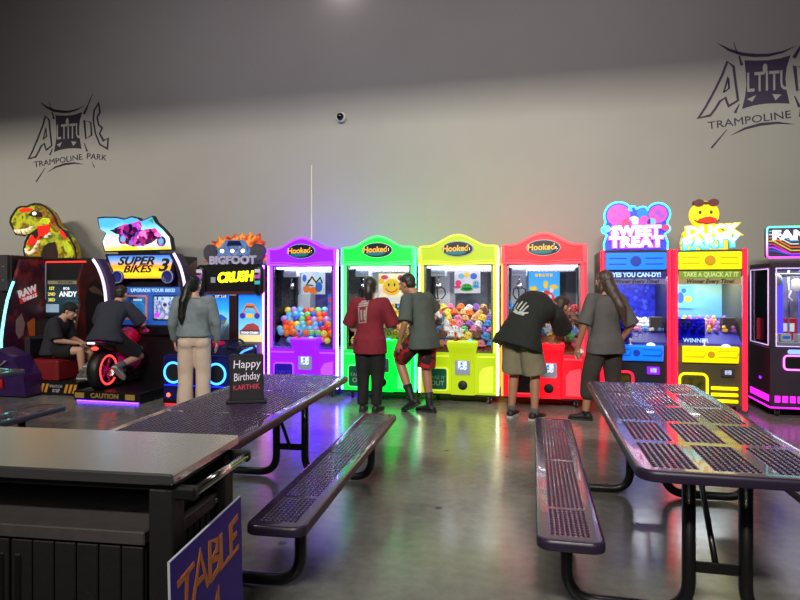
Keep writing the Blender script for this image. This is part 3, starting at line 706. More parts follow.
# ---------------------------------------------------------------- prize-chute machines on the right
N_RED = E('neon_red', (255, 22, 52), 2.2); N_YEL = E('neon_yellow', (255, 235, 0), 1.6); N_CYN = E('neon_cyan', (70, 225, 255), 2.2)
N_MAG = E('neon_magenta', (235, 30, 235), 2.0); N_PNK = E('neon_pink', (255, 110, 235), 2.4); N_PUR = E('neon_purple', (150, 40, 255), 2.0)
def chute_machine(label, x0, w, hdr, hdr_d, strip, head, sub, back, door_neon, bed, face_mat):
    o = thing('prize_machine', label, 'prize machine', (x0, 7.72, 0)); h = w/2; D = .92
    for x in (-h+.1, h-.1):
        for y in (.12, D-.1): caster(o, x, y)
    MB().box(-h+.02, h-.02, .02, D, .095, .80, .006).build('lower_cabinet', face_mat, o)
    for s in (-1, 1):
        mb = MB(); mb.box(min(s*h, s*(h-.03)), max(s*h, s*(h-.03)), .02, D, .80, 1.94); sd = mb.build('side_panel', face_mat, o)
        xs = s*(h-.022); mb = MB(); mb.box(xs-.022, xs+.022, -.03, .02, .06, 1.95, .01); mb.build('led_strip', N_RED, o)
        mb = MB(); mb.box(min(s*(h+.0), s*(h+.004)), max(s*h, s*(h+.004)), .02, .06, .10, 1.93); mb.build('side_glow', N_RED, sd)
    MB().box(-h+.02, h-.02, .02, D, 1.69, 1.94, .006).build('head_box', face_mat, o)
    hp = MB().prism(rrect(-h+.055, h-.055, 1.71, 1.915, .015), 'y', -.012, .02).build('header_panel', hdr, o)
    for x in (-.21, .21):
        mb = MB()
        for dz in (-.035, .035): mb.stroke([(x-.10, 1.812+dz), (x+.10, 1.812+dz)], .012, -.018, -.012)
        mb.build('groove', hdr_d, hp)
    mb = MB(); mb.disc((0, 1.812), .062, -.02, -.012); mb.build('badge', hdr_d, hp); mb = MB(); mb.disc((0, 1.812), .048, -.026, -.02); mb.build('badge_face', strip[2], hp)
    st = MB().box(-h+.06, h-.06, 0, .03, 1.60, 1.69, .002).build('slogan_strip', strip[0], o)
    text(head, .075, strip[1], st, (.01, -.004, 1.645), ext=.003, bold=.003, sx=strip[3])
    s2 = MB().box(-h+.06, h-.06, 0, .03, 1.535, 1.60, .002).build('winner_strip', strip[4], o)
    text('Winner Every Time!', .068, strip[5], s2, (0, -.004, 1.567), ext=.003, shear=.25, bold=.0015, sx=.92)
    MB().box(-h+.05, h-.05, .008, .014, .83, 1.535).build('window_pane', GLS, o)
    mb = MB(); mb.box(-h+.03, h-.03, D-.04, D, .80, 1.69); mb.build('back_panel', back, o)
    MB().box(-h+.03, h-.03, .03, D-.04, 1.66, 1.69).build('bay_ceiling', face_mat, o)
    mb = MB(); mb.box(-h+.08, h-.08, .06, .08, 1.645, 1.66, .003); mb.build('light_tube', LAMP, o); bay_lamp(o, (0, .35, 1.63), w-.2, .4, 18)
    MB().prism([(.03, .80), (D-.04, .80), (D-.04, 1.10), (.5, 1.05), (.18, .93), (.03, .83)], 'x', -h+.04, h-.04).build('prize_bed', bed, o)
    mb = MB(); mb.box(-h+.06, -.03, .08, .10, .84, 1.12, .004); mb.build('chute_guard', glass('chute_blue', (110, 120, 255), .75), o)
    mb = MB(); mb.box(h-.20, h-.06, .2, .34, .95, 1.13, .006); mb.build('scale_box', DGR, o)
    # control deck
    rings = []
    for z, yf in ((.61, -.03), (.63, -.05), (.78, -.07), (.80, -.06)):
        rings.append([(-h+.10, .03, z), (-h+.095, yf+.01, z), (-h+.105, yf, z), (h-.105, yf, z), (h-.095, yf+.01, z), (h-.10, .03, z)])
    dk = MB().loft(rings, sm=False).build('control_deck', hdr, o)
    mb = MB(); mb.disc((.0, .71), .04, -.075, -.055); mb.build('deck_badge', hdr_d, dk)
    for x in (-.18, .17):
        mb = MB(); mb.stroke([(x-.10, .75), (x+.10, .75), (x+.12, .72), (x+.10, .68), (x-.10, .68)], .008, -.07, -.05); mb.build('deck_groove', hdr_d, dk)
    mb = MB(); mb.lathe([(.022, 0), (.02, .008), (.007, .012), (.006, .05)], (-.06, -.01, .80)); mb.ell((-.06, -.01, .865), (.02, .02, .02), 12, 8); mb.build('joystick', P_WHT, o)
    mb = MB(); mb.ell((.17, -.01, .80), (.05, .035, .03), 14, 8); mb.build('push_button', E('white_button', (215, 235, 255), 1.8), o)
    # lower front: door in a neon ring, reader, speaker bars
    mb = MB(); pts = rrect(-h+.07, -h+.37, .16, .47, .06); pts = [(x, -.0, z) for x, z in pts]; mb.tube([(x, .008, z) for x, _, z in pts], .014, 8, closed=True); mb.build('neon_ring', door_neon, o)
    MB().prism(rrect(-h+.11, -h+.33, .20, .43, .035), 'y', -.004, .03).build('prize_door', N('flap_print_'+label[:6], [(30, 28, 18), (95, 85, 20), (40, 36, 22)], 6, .05, .2), o)
    rd = MB().prism(rrect(h-.27, h-.13, .45, .54, .012), 'y', -.012, .03).build('card_reader', strip[6], o)
    mb = MB(); mb.prism(rrect(h-.235, h-.165, .475, .525, .006), 'y', -.016, -.01); mb.build('reader_screen', N('reader_print', [(60, 70, 110), (190, 205, 235)], 40, .7), rd)
    return o
SB = M('sweet_blue', (10, 110, 225), .35, emit=(0, 120, 255), es=.75, var=.05); SBD = M('sweet_deep_blue', (15, 45, 150), .4, emit=(10, 50, 200), es=.35, var=.05)
NV = M('navy_strip', (22, 24, 96), .4, emit=(30, 30, 150), es=.3, var=.05); LAV = M('lavender_text', (150, 190, 255), .4, emit=(150, 195, 255), es=.9, var=.02)
GRB = M('grey_violet_strip', (100, 95, 140), .4, emit=(95, 90, 150), es=.35, var=.05); DKT = M('dark_letter', (18, 14, 34), .5, var=.03)
sw = chute_machine('blue candy prize machine topped by a neon sign reading SWEET TREAT', 1.105, .80, SB, SBD, (NV, LAV, SBD, .88, GRB, DKT, M('reader_purple', (120, 20, 200), .4, emit=(150, 20, 255), es=.8, var=.03)), 'YES YOU CAN-DY!', '',
    N('sweet_wall_print', [(18, 22, 110), (35, 50, 190), (28, 30, 140), (60, 90, 235)], 7, .55, .3), N_RED, M('navy_bed', (40, 36, 120), .6, emit=(50, 40, 170), es=.15, var=.2), M('navy_cabinet', (22, 22, 40), .4, var=.08))
YB = M('duck_yellow', (240, 220, 0), .35, emit=(255, 235, 0), es=.85, var=.04); YBD = M('duck_amber', (190, 140, 5), .4, emit=(215, 160, 0), es=.4, var=.05)
OLV = M('olive_strip', (112, 140, 45), .4, emit=(112, 150, 40), es=.35, var=.06); OLT = M('pale_olive_text', (190, 205, 130), .4, emit=(190, 205, 120), es=.35, var=.03)
TAN = M('tan_strip', (150, 135, 95), .4, emit=(140, 125, 80), es=.3, var=.05)
dk = chute_machine('yellow-fronted prize machine topped by a yellow duck sign', 1.925, .79, YB, YBD, (OLV, OLT, YBD, .80, TAN, DKT, M('reader_dark', (60, 56, 60), .4, var=.05)), 'TAKE A QUACK AT IT', '',
    G('duck_wall_print', [(0, (50, 60, 210)), (.35, (80, 140, 225)), (.8, (120, 195, 215)), (1, (150, 205, 190))], 'Z', .9, 1.55, .45, wob=.2), N_YEL, M('blue_bed', (50, 48, 150), .6, emit=(60, 50, 200), es=.2, var=.2), M('olive_cabinet', (74, 68, 46), .45, var=.08))
for z in (.31, .235, .16):
    mb = MB(); mb.tube([(.02, .0, z), (.30, .0, z)], .019, 10); mb.build('light_bar', N_YEL, dk)
text('WINNER', .07, LAV, dk, (-.15, .005, .865), ext=.001, bold=.001)
text('$2 PS', .09, M('faint_text', (110, 100, 170), .5, emit=(110, 100, 170), es=.15), sw, (.05, .005, .92), ext=.001)
frame_poster(dk, -.33, .02, 1.22, 1.52, .86, M('duck_mural_sky', (110, 190, 220), .5, emit=(110, 190, 220), es=.45, var=.1), [
    ('mural_blue', ovs([(-.14, 1.36, .04, .07), (-.1, 1.45, .03, .03)]), P_BLU), ('mural_green', ovs([(-.25, 1.42, .04, .05), (-.2, 1.3, .03, .03)]), P_GRN), ('mural_yellow', ovs([(-.05, 1.34, .045, .04)]), P_YEL)])
# toppers
o = sw
def circ(x, z, r, n=28, a0=0, a1=2*PI): return [(x+r*math.cos(a0+(a1-a0)*k/n), z+r*math.sin(a0+(a1-a0)*k/n)) for k in range(n)]
def arc(x, z, r, a, b, n=12): return [(x+r*math.cos(math.radians(a+(b-a)*k/n)), z+r*math.sin(math.radians(a+(b-a)*k/n))) for k in range(n+1)]
out = [(-.36, 1.95)] + [(-.365, 2.03), (-.33, 2.14)] + arc(-.345, 2.20, .045, 250, 110, 5) + arc(-.195, 2.37, .165, 205, 20, 18) + arc(-.03, 2.43, .05, 170, 60, 4) + arc(.08, 2.385, .085, 140, 40, 8) + arc(.255, 2.375, .135, 165, -40, 16) + arc(.345, 2.20, .045, 70, -70, 5) + [(.33, 2.14), (.365, 2.03), (.36, 1.95)]
tp = MB().prism(out, 'y', .02, .09).build('topper', M('topper_blue', (35, 60, 190), .4, emit=(40, 70, 230), es=.55, var=.1), sw)
mb = MB(); mb.tube([(x, .015, z) for x, z in out], .011, 8); mb.build('neon_outline', N_CYN, tp)
PKP = N('pink_puff_print', [(110, 40, 170), (215, 70, 180), (150, 70, 210)], 9, .4)
for x, z, r in ((-.195, 2.37, .135), (.255, 2.375, .105)):
    mb = MB(); mb.disc((x, z), r, .005, .02); mb.build('ear_disc', PKP, tp)
mb = MB(); mb.disc((.08, 2.385), .065, .005, .02); mb.build('blue_candy', SB, tp)
for x, z, r, m_ in ((-.10, 2.27, .06, P_PNK), (-.02, 2.30, .06, M('topper_cloud', (190, 190, 240), .4, emit=(190, 190, 250), es=.7, var=.05)), (.10, 2.29, .07, PKP), (.18, 2.28, .05, P_LBL), (-.33, 2.21, .04, N_CYN), (.34, 2.21, .04, P_PNK)):
    mb = MB(); mb.disc((x, z), r, .0, .02); mb.build('candy_shape', m_, tp)
NW = E('white_pink_neon', (255, 225, 245), 2.0); NPK = M('hot_pink_back', (230, 60, 170), .4, emit=(240, 60, 190), es=1.0, var=.05)
for t, z, sx in (('SWEET', 2.17, 1.0), ('TREAT', 2.04, 1.12)):
    text(t, .165, NPK, tp, (0, -.0, z), ext=.012, bold=.022, sx=sx, space=1.12); text(t, .165, NW, tp, (0, -.018, z), ext=.008, bold=.010, sx=sx, space=1.12)
# duck topper
DY = M('duck_skin_yellow', (235, 180, 0), .4, emit=(255, 195, 0), es=1.35, var=.04); DB = M('beak_red', (215, 45, 25), .4, emit=(225, 45, 20), es=.6, var=.05); BRW = M('bow_brown', (95, 40, 40), .5, var=.1, emit=(95, 40, 40), es=.2)
tp = MB().prism(circ(-.05, 2.36, .158), 'y', .02, .10).build('topper', DY, dk)
mb = MB(); mb.prism([(-.10, 2.24), (-.19, 2.22), (-.285, 2.15), (-.31, 2.03), (-.30, 1.945), (.2, 1.945), (.2, 2.1), (.06, 2.25)], 'y', .03, .09); mb.build('duck_body', DY, tp)
mb = MB(); mb.stroke([(-.30, 2.12), (-.26, 2.04), (-.30, 2.0), (-.25, 1.97)], .02, .018, .03); mb.build('wing_line', YBD, tp)
mb = MB(); mb.prism([(-.15, 2.275), (-.11, 2.305), (-.05, 2.325), (.01, 2.33), (.06, 2.31), (.085, 2.28), (.05, 2.262), (-.02, 2.25), (-.10, 2.252)], 'y', -.012, .02); mb.build('beak', DB, tp)
mb = MB(); mb.stroke([(-.17, 2.295), (-.13, 2.265), (-.03, 2.245), (.06, 2.258), (.10, 2.285)], .012, -.018, -.0); mb.build('beak_line', BRW, tp)
for x in (-.10, .02):
    mb = MB(); mb.ell((x, .015, 2.385), (.017, .012, .022), 10, 8); mb.build('eye', M('duck_eye', (80, 60, 30), .3, var=.05), tp)
for x, r in ((-.115, .058), (.045, .058)):
    mb = MB(); mb.disc((x, 2.495), r, .0, .09, rz=.045); mb.build('bow_loop', BRW, tp)
mb = MB(); mb.box(-.06, -.01, .0, .09, 2.475, 2.51, .005); mb.build('bow_knot', BRW, tp)
YT = E('white_yellow_neon', (255, 250, 200), 1.9); CT = G('party_letter_glow', [(0, (90, 230, 255)), (.55, (150, 240, 250)), (1, (255, 255, 225))], 'Y', -.06, .06, 1.7)
YO = M('duck_letter_edge', (235, 205, 30), .4, emit=(250, 220, 30), es=.8, var=.04); CO_ = M('party_letter_edge', (40, 170, 200), .4, emit=(30, 180, 220), es=.8, var=.04)
for t, z, x, sx, f, e_ in (('DUCK', 2.155, .02, 1.16, YT, YO), ('PARTY', 2.015, .0, 1.14, CT, CO_)):
    text(t, .165, e_, tp, (x, .0, z), (PI/2, -.05, 0), ext=.012, bold=.020, sx=sx, space=1.08); text(t, .165, f, tp, (x, -.018, z), (PI/2, -.05, 0), ext=.008, bold=.009, sx=sx, space=1.08)
# small prizes in both bays
def candy(c):
    mb = MB(); mb.ell((0, 0, .03), (.034, .028, .028), 10, 7)
    for s in (-1, 1): mb.lathe([(.006, 0), (.022, s*.022)], (s*.03, 0, .03), 'x', 8)
    return mb.build('wrapped_candy', pm(c))
def duckling(c):
    mb = MB(); mb.ell((0, 0, .028), (.034, .04, .027), 10, 7); mb.ell((0, -.02, .068), (.022, .022, .022), 10, 7); o = mb.build('rubber_duck', pm(c))
    MB().ell((0, -.045, .064), (.01, .012, .005), 8, 5).build('beak', pm('orange'), o); return o
cp = {}
for (x0, kind, cols, where, g) in ((1.105, candy, ('white', 'purple', 'blue', 'pink', 'white'), 'SWEET TREAT machine', 'candies in the blue prize machine'), (1.925, duckling, ('pink', 'white', 'red', 'pink', 'purple', 'yellow'), 'duck-topped prize machine', 'ducks in the yellow prize machine')):
    for r in range(4):
        for k in range(8 if r % 2 == 0 else 7):
            n = 8 if r % 2 == 0 else 7; c = rng.choice(cols)
            if (kind, c) not in cp: q = cp[(kind, c)] = kind(c)
            else: q = dup(cp[(kind, c)])
            y = .22+r*.10; z = (.93+(y-.18)*.375 if y < .5 else 1.05+(y-.5)*.13)+.005
            tag(q, f'{c} {"wrapped candy" if kind is candy else "rubber duck"} lying in the {where}', 'candy' if kind is candy else 'toy duck', g)
            q.location = (x0+(k-(n-1)/2)*.088+rng.uniform(-.01, .01), 7.72+y, z); q.rotation_euler = (.1, 0, rng.uniform(-1, 1))

# glass-sided prize machine cut by the right edge
DKC = M('charcoal_cabinet', (56, 46, 60), .35, var=.08)
o = thing('prize_machine', 'glass-sided dark prize machine with FANTASTIC PRIZES sign, cut by the right edge', 'prize machine', (3.135, 7.70, 0)); h = .575; D = .72
for x in (-h+.1, h-.1):
    for y in (.1, D-.1): caster(o, x, y)
MB().box(-h, h, 0, D, .095, .80, .008).build('lower_cabinet', DKC, o)
MB().box(-h, h, 0, D, 1.72, 1.78, .006).build('roof', DKC, o)
for x in (-h, h-.05):
    for y in (0, D-.05): MB().box(x, x+.05, y, y+.05, .80, 1.72, .003).build('corner_post', DKC, o)
MB().box(-h+.05, h-.05, .015, .022, .80, 1.72).build('window_pane', GLS, o)
for s in (-1, 1): MB().box(s*(h-.02)-.004, s*(h-.02)+.004, .05, D-.05, .80, 1.72).build('window_pane', GLS, o)
LV = E('lilac_frame_light', (215, 180, 245), .85)
mb = MB(); mb.stroke([(-h+.06, .82), (-h+.06, 1.715), (h-.06, 1.715), (h-.06, .82)], .010, -.006, .005, True); mb.build('frame_light', LV, o)
mb = MB()
for a, b in (((.06, .82), (.06, 1.715)), ((.06, 1.71), (D-.06, 1.71)), ((D-.06, .82), (D-.06, 1.715)), ((.06, .825), (D-.06, .825))):
    mb.tube([(-h-.004, a[0], a[1]), (-h-.004, b[0], b[1])], .006, 6)
mb.build('side_frame_light', LV, o)
MB().box(-h+.05, h-.05, D-.04, D, .80, 1.72).build('back_panel', N('dim_hall_print', [(58, 58, 72), (120, 118, 135), (85, 80, 100)], 3, .25, .3), o)
mb = MB(); mb.box(-.40, -.30, .40, .46, .86, 1.60, .01); mb.build('light_column', E('blue_column_light', (70, 60, 255), 1.3), o)
mb = MB(); mb.box(-.47, -.44, .40, .43, .86, 1.58, .005); mb.build('light_column', E('violet_column_light', (150, 60, 220), .8), o)
mb = MB(); mb.box(-.12, -.08, .42, .46, .86, 1.70, .01); mb.build('light_column', E('blue_column_light', (70, 60, 255), 1.3), o)
mb = MB(); mb.tube([(-.26, .36, .86), (-.26, .36, 1.70)], .012, 8); mb.build('rod', CHM, o)
mb = MB(); mb.box(-h+.06, h-.06, .28, .34, 1.62, 1.66, .004); mb.build('gantry_rail', CHM, o)
mb = MB(); mb.lathe([(.02, .12), (.05, .10), (.055, 0), (.02, -.03)], (-.2, .30, 1.48), n=14); mb.tube([(-.25, .30, 1.46), (-.28, .30, 1.38), (-.24, .30, 1.34)], .01, 6); mb.tube([(-.15, .30, 1.46), (-.12, .30, 1.38), (-.16, .30, 1.34)], .01, 6); mb.build('claw', P_WHT, o)
mb = MB(); mb.ell((-.45, .2, 1.58), (.07, .06, .08), 12, 8); mb.build('ceiling_speaker', SIL, o)
MB().box(-h+.06, h-.06, .03, D-.05, .80, .86, .004).build('prize_floor', SIL, o)
mb = MB(); mb.prism(rrect(-.44, .44, .555, .715, .04), 'y', -.012, .005); nm = mb.build('name_panel', BLK, o)
mb = MB(); mb.tube([(x, -.013, z) for x, z in rrect(-.44, .44, .555, .715, .04)], .010, 8, closed=True); mb.build('neon_ring', N_PNK, nm)
WN = E('white_neon', (255, 245, 255), 2.0)
text('FANTASTIC', .075, WN, nm, (.0, -.014, .665), ext=.003, bold=.003, sx=1.1); text('PRIZES', .075, WN, nm, (.0, -.014, .60), ext=.003, bold=.003, sx=1.1)
mb = MB(); mb.prism(rrect(-.40, -.20, .735, .785, .024), 'y', -.012, .004); mb.build('blue_button', E('pale_blue_button', (130, 170, 255), 1.1), o)
for s in range(14):
    mb = MB(); x = -h+.045+s*.078; mb.prism([(x, .175), (x+.054, .175), (x+.054, .25), (x, .25)], 'y', -.006, .004); mb.build('light_bar', N_MAG, o)
for s in range(6):
    mb = MB(); y = .05+s*.108; mb.prism([(y, .175), (y+.082, .175), (y+.082, .25), (y, .25)], 'x', -h-.006, -h+.004); mb.build('light_bar', N_MAG, o)
mb = MB(); mb.tube([(-h-.004, D, .115), (-h-.004, -.004, .115), (h+.004, -.004, .115)], .009, 8); mb.build('base_neon', N_MAG, o)
mb = MB(); mb.prism([(.30, .40), (.36, .40), (.36, .43), (.30, .43)], 'x', -h-.005, -h+.003); mb.build('side_badge', N_PUR, o)
sg_ = MB().prism(rrect(-h-.03, h+.03, 1.84, 2.19, .03), 'y', .02, .10).build('sign_board', M('sign_charcoal', (58, 50, 72), .4, emit=(60, 50, 80), es=.3, var=.1), o)
mb = MB(); mb.tube([(x, .015, z) for x, z in rrect(-h-.03, h+.03, 1.84, 2.19, .03)], .011, 8, closed=True); mb.build('sign_neon', G('aqua_pink_neon', [(0, (255, 80, 235)), (.45, (205, 170, 245)), (1, (90, 245, 200))], 'Z', 1.84, 2.19, 1.6), sg_)
mb = MB()
mb.box(-.2, .2, .04, .08, 1.78, 1.84); mb.build('sign_bracket', BLK, sg_)
text('FANTASTIC', .15, WN, sg_, (-.555, .01, 2.09), ext=.008, bold=.005, sx=1.28, align='LEFT'); text('PRIZES', .15, WN, sg_, (-.26, .01, 1.955), ext=.008, bold=.005, sx=1.28, align='LEFT')
for k, c in enumerate((P_LBL, P_WHT, P_ORG, P_YEL, P_PNK, N_PUR, P_BLU)):
    z = 2.14-k*.037; mb = MB(); mb.stroke([(-.585, z), (-.54, z), (-.36, z-.11 if z-.11 > 1.87 else 1.87), (-.12 if k > 1 else -.28, z-.11 if z-.11 > 1.87 else 1.87)], .013, .008, .02); mb.build('sign_stripe', c, sg_)
# boxes inside
for k, (x, y, c, l) in enumerate(((-.47, .45, 'red', 'red prize box by the left glass of the sign-topped machine'), (-.23, .50, 'red', 'red prize box behind the claw of the sign-topped machine'))):
    b = MB().box(-.09, .09, -.06, .06, 0, .26, .004).build('prize_box', M('box_red', (175, 30, 45), .4, var=.1, emit=(175, 30, 45), es=.2)); b.location = (3.135+x, 7.7+y, .862)
    tag(b, l, 'box', 'prize boxes in the sign-topped machine'); MB().box(-.06, .06, -.063, -.06, .10, .2).build('box_print', P_WHT, b)
for k, (x, y) in enumerate(((-.50, .16), (-.36, .20), (-.20, .18))):
    b = MB().box(-.055, .055, -.05, .05, 0, .09, .004).build('prize_box', M('box_white', (205, 205, 215), .4, var=.1)); b.location = (3.135+x, 7.7+y, .862); b.rotation_euler = (0, 0, .2*k-.2)
    tag(b, 'small white prize box at the ' + ('left front corner', 'front middle', 'front right')[k] + ' of the prize floor', 'box', 'prize boxes in the sign-topped machine')
    MB().box(-.04, .04, -.052, -.05, .03, .065).build('box_print', P_BLU, b)

bay_lamp([q for q in C.objects if q.name.startswith('prize_machine')][-1], (0, .36, 1.70), 1.0, .5, 12)
# ---------------------------------------------------------------- dinosaur hunting cabinet, far left
MAR = N('maroon_art', [(30, 14, 26), (74, 20, 30), (48, 20, 44), (120, 40, 36), (36, 18, 40)], 3.2, .10, .4); MARR = N('red_creature_art', [(96, 22, 24), (60, 14, 20), (120, 34, 28)], 2.6, .10, .4)
o = thing('dinosaur_arcade', 'dark red hunting arcade cabinet topped by a roaring dinosaur head', 'arcade machine', (-7.28, 7.0, 0))
# local: x 0 = centre of the screen, y 0 = front step, screen at y .95
MB().box(-.42, .42, 1.0, 1.55, 0, 1.95, .01).build('rear_cabinet', BLK, o)
mb = MB(); mb.prism([(.28, .05), (.20, .5), (.22, .9), (.30, 1.3), (.42, 1.62), (.52, 1.92), (.95, 1.95), (1.1, 1.9), (1.15, .05)], 'x', -.44, -.385); lp = mb.build('side_panel', MAR, o)
mb = MB(); mb.tube([(-.395, y-.02, z) for y, z in ((.245, .35), (.20, .5), (.195, .7), (.22, .9), (.255, 1.1), (.30, 1.3), (.36, 1.47), (.41, 1.58))], .018, 8); mb.build('led_strip', E('led_aqua', (120, 255, 240), 2.6), lp)
bd = MB().prism([(.46, 1.40), (.78, 1.52), (.82, 1.36), (.50, 1.24)], 'x', -.386, -.378).build('logo_badge', P_RED, lp)
text('RAW', .15, P_WHT, lp, (-.374, .62, 1.43), (PI/2, -.30, PI/2), .003, bold=.006); text('THRILLS', .075, P_WHT, lp, (-.374, .66, 1.335), (PI/2, -.30, PI/2), .003, bold=.003)
mb = MB()
mb.prism([(.42, 1.0), (.52, 1.1), (.58, .95), (.55, .78), (.47, .72), (.42, .82)], 'x', -.387, -.381); mb.build('pale_shape', M('art_cream', (170, 140, 130), .5, var=.15), lp)
mb = MB(); mb.prism([(.62, .95), (.74, 1.02), (.86, .9), (.82, .72), (.68, .70)], 'x', -.387, -.381); mb.build('amber_shape', M('art_amber', (180, 90, 40), .5, var=.2, emit=(180, 90, 40), es=.12), lp)
mb = MB(); mb.prism([(.70, .05), (.66, .7), (.78, 1.25), (.74, 1.6), (.86, 1.88), (1.25, 1.86), (1.40, 1.5), (1.42, .05)], 'x', .40, .44); rp = mb.build('side_panel', MARR, o)
mb = MB(); mb.prism([(.92, .7), (.86, 1.25), (.95, 1.55), (1.08, 1.62), (1.25, 1.5), (1.30, 1.1), (1.2, .7)], 'x', .441, .446); mb.build('creature_shape', M('creature_dark', (26, 14, 16), .6, var=.2), rp)
mb = MB(); mb.prism([(.93, 1.47), (1.05, 1.52), (1.2, 1.44), (1.28, 1.35), (1.12, 1.39), (1.0, 1.42)], 'x', .447, .450); mb.build('creature_jaw', M('creature_tan', (120, 84, 72), .6, var=.2), rp)
mb = MB(); mb.box(-.385, .40, .97, 1.0, 1.02, 1.90, .004); hd = mb.build('screen_frame', BLK, o)
mb = MB(); mb.box(-.36, .37, .95, .975, 1.885, 1.905, .003); mb.build('red_light', E('red_bar_light', (255, 40, 30), 3), hd)
for x in (-.37, .38):
    mb = MB(); mb.box(x-.008, x+.008, .955, .975, 1.3, 1.89, .002); mb.build('edge_trim', SIL, hd)
sc = MB().box(-.36, .37, .962, .972, 1.06, 1.62).build('screen', G('score_screen', [(0, (14, 20, 28)), (.5, (30, 54, 66)), (1, (20, 34, 44))], 'Z', 1.06, 1.62, .55, wob=.1, scale=12), o)
mb = MB(); mb.box(-.33, .34, .957, .962, 1.545, 1.60); mb.build('title_bar', M('bar_tan', (120, 110, 80), .5, emit=(120, 110, 80), es=.4, var=.15), sc)
for k in range(6):
    mb = MB(); mb.box(.0, .36, .959, .962, 1.10+k*.06, 1.104+k*.06); mb.build('row_line', M('row_teal', (70, 120, 130), .5, emit=(70, 120, 130), es=.4), sc)
text('HIGH SCORES', .045, DKT, sc, (0, .955, 1.572), ext=.001, bold=.001)
YTX = M('yellow_screen_text', (220, 210, 90), .5, emit=(220, 210, 90), es=.9); WTX = M('white_screen_text', (225, 230, 235), .5, emit=(225, 230, 235), es=1.0)
for t, z in (('1ST', 1.475), ('2ND', 1.385), ('3RD', 1.295)): text(t, .07, YTX, sc, (-.255, .956, z), ext=.001, bold=.001)
text('BOB', .06, WTX, sc, (.02, .956, 1.475), ext=.001); text('ANDY', .115, WTX, sc, (.05, .956, 1.385), ext=.001, bold=.002)
mb = MB(); mb.box(-.36, -.12, .955, .962, 1.10, 1.23); mb.build('screen_panel', M('screen_blue_grey', (120, 145, 165), .5, emit=(120, 145, 165), es=.7, var=.15), sc)
ds = MB().box(-.385, .42, .75, .97, .70, 1.0, .02).build('dashboard', BLK, o)
mb = MB(); mb.box(.02, .40, .74, .752, .955, .99); mb.build('dash_plate', M('olive_plate', (110, 112, 60), .5, emit=(110, 112, 60), es=.35, var=.15), ds)
mb = MB(); mb.box(.0, .41, .738, .752, .79, .825, .003); mb.build('blue_light', E('blue_bar_light', (40, 30, 255), 2.0), ds)
mb = MB(); mb.box(.02, .22, .74, .752, .87, .89); mb.build('gold_plate', M('gold_plate', (150, 110, 40), .5, emit=(150, 110, 40), es=.3, var=.1), ds)
st = MB().box(.36, 1.09, -.02, .75, 0, .19, .008).build('step_base', BLK, o)
for k, x in enumerate((.44, .51, .58, .90, .97, 1.04)):
    mb = MB(); mb.prism([(x-.03, .04), (x+.01, .04), (x+.05, .16), (x+.01, .16)], 'y', -.026, -.02); mb.build('hazard_stripe', M('hazard_amber', (190, 130, 40), .6, var=.1, emit=(190, 130, 40), es=.12), st)
text('WATCH', .055, M('stencil_grey', (150, 140, 150), .6, emit=(150, 140, 150), es=.12), st, (.745, -.023, .125), ext=.002, bold=.001); text('STEP', .06, MATS['stencil_grey'], st, (.745, -.023, .065), ext=.002, bold=.002)
se = MB().box(.19, .74, .0, .50, .18, .485, .03).build('seat', M('red_seat', (120, 16, 26), .5, var=.1), o)
mb = MB(); mb.box(.16, .25, .0, .50, .47, .80, .04); mb.build('seat_back', M('black_seat', (20, 16, 22), .6, var=.1), se)
mb = MB(); mb.prism([(-.25, .02), (.52, .02), (.48, .30), (.30, .55), (.02, .66), (-.20, .62)], 'y', -.30, .0); cs = mb.build('seat_shell', M('violet_shell', (52, 26, 84), .35, var=.15, coat=.3), o)
RTB = M('red_tube', (190, 30, 38), .4, var=.08, emit=(190, 30, 38), es=.1); GTB = M('grey_tube', (120, 110, 120), .4, .3, var=.1)
for m_, pts in ((GTB, [(-.28, .06), (-.12, .30), (-.08, .56), (.10, .62)]), (RTB, [(-.26, .08), (-.22, .34), (-.10, .46), (.12, .36), (.16, .12)]), (GTB, [(-.02, .10), (.08, .40), (.22, .50)])):
    mb = MB(); mb.tube(bend([(x, -.32, z) for x, z in pts], .08, 4), .016, 8); mb.build('roll_bar', m_, cs)
for x in (-.24, .0):
    mb = MB(); mb.box(x, x+.12, -.315, -.295, .13, .24, .01); mb.build('side_panel_block', RTB, cs)
mb = MB(); mb.box(-.62, -.47, .34, .40, 1.44, 1.98, .01); bk = mb.build('speaker_bracket', M('bracket_grey', (62, 56, 62), .5, .3, var=.1), o)
for z in (1.60, 1.80):
    mb = MB(); mb.ell((-.535, .335, z), (.016, .012, .016), 10, 6); mb.build('bolt', CHM, bk)
mb = MB(); mb.box(-.9, -.46, .40, 1.2, 0, 1.98, .02); mb.build('side_tower', M('dark_tower', (26, 20, 26), .5, var=.15), o)
# roaring head, layered relief
ox, oz = -.95, 1.92; kx = .0159; kz = .0159  # metres per photo unit of the relief
HP = lambda L: [(-1.12+(x/10-8)*kx*1.2, 1.5+(287-195-z/10)*.0159) for x, z in L]
hx = HP([(88, 260), (95, 215), (125, 165), (160, 120), (200, 105), (265, 105), (300, 90), (345, 80), (400, 88), (450, 120), (505, 170), (540, 230), (570, 310), (630, 360), (690, 440), (735, 530), (750, 640), (240, 640), (228, 540), (245, 460), (285, 385), (230, 400), (150, 385), (120, 330)])
tp = MB().prism(hx, 'y', 1.02, 1.12).build('dinosaur_topper', N('scale_art', [(60, 20, 12), (140, 40, 18), (150, 120, 24), (80, 70, 16), (190, 185, 34), (110, 130, 30), (50, 24, 14)], 3.6, .30, .4, 'noise', 9), o)
mb = MB(); mb.stroke(hx, .022, 1.0, 1.02, True); mb.build('dark_outline', INKK, tp)
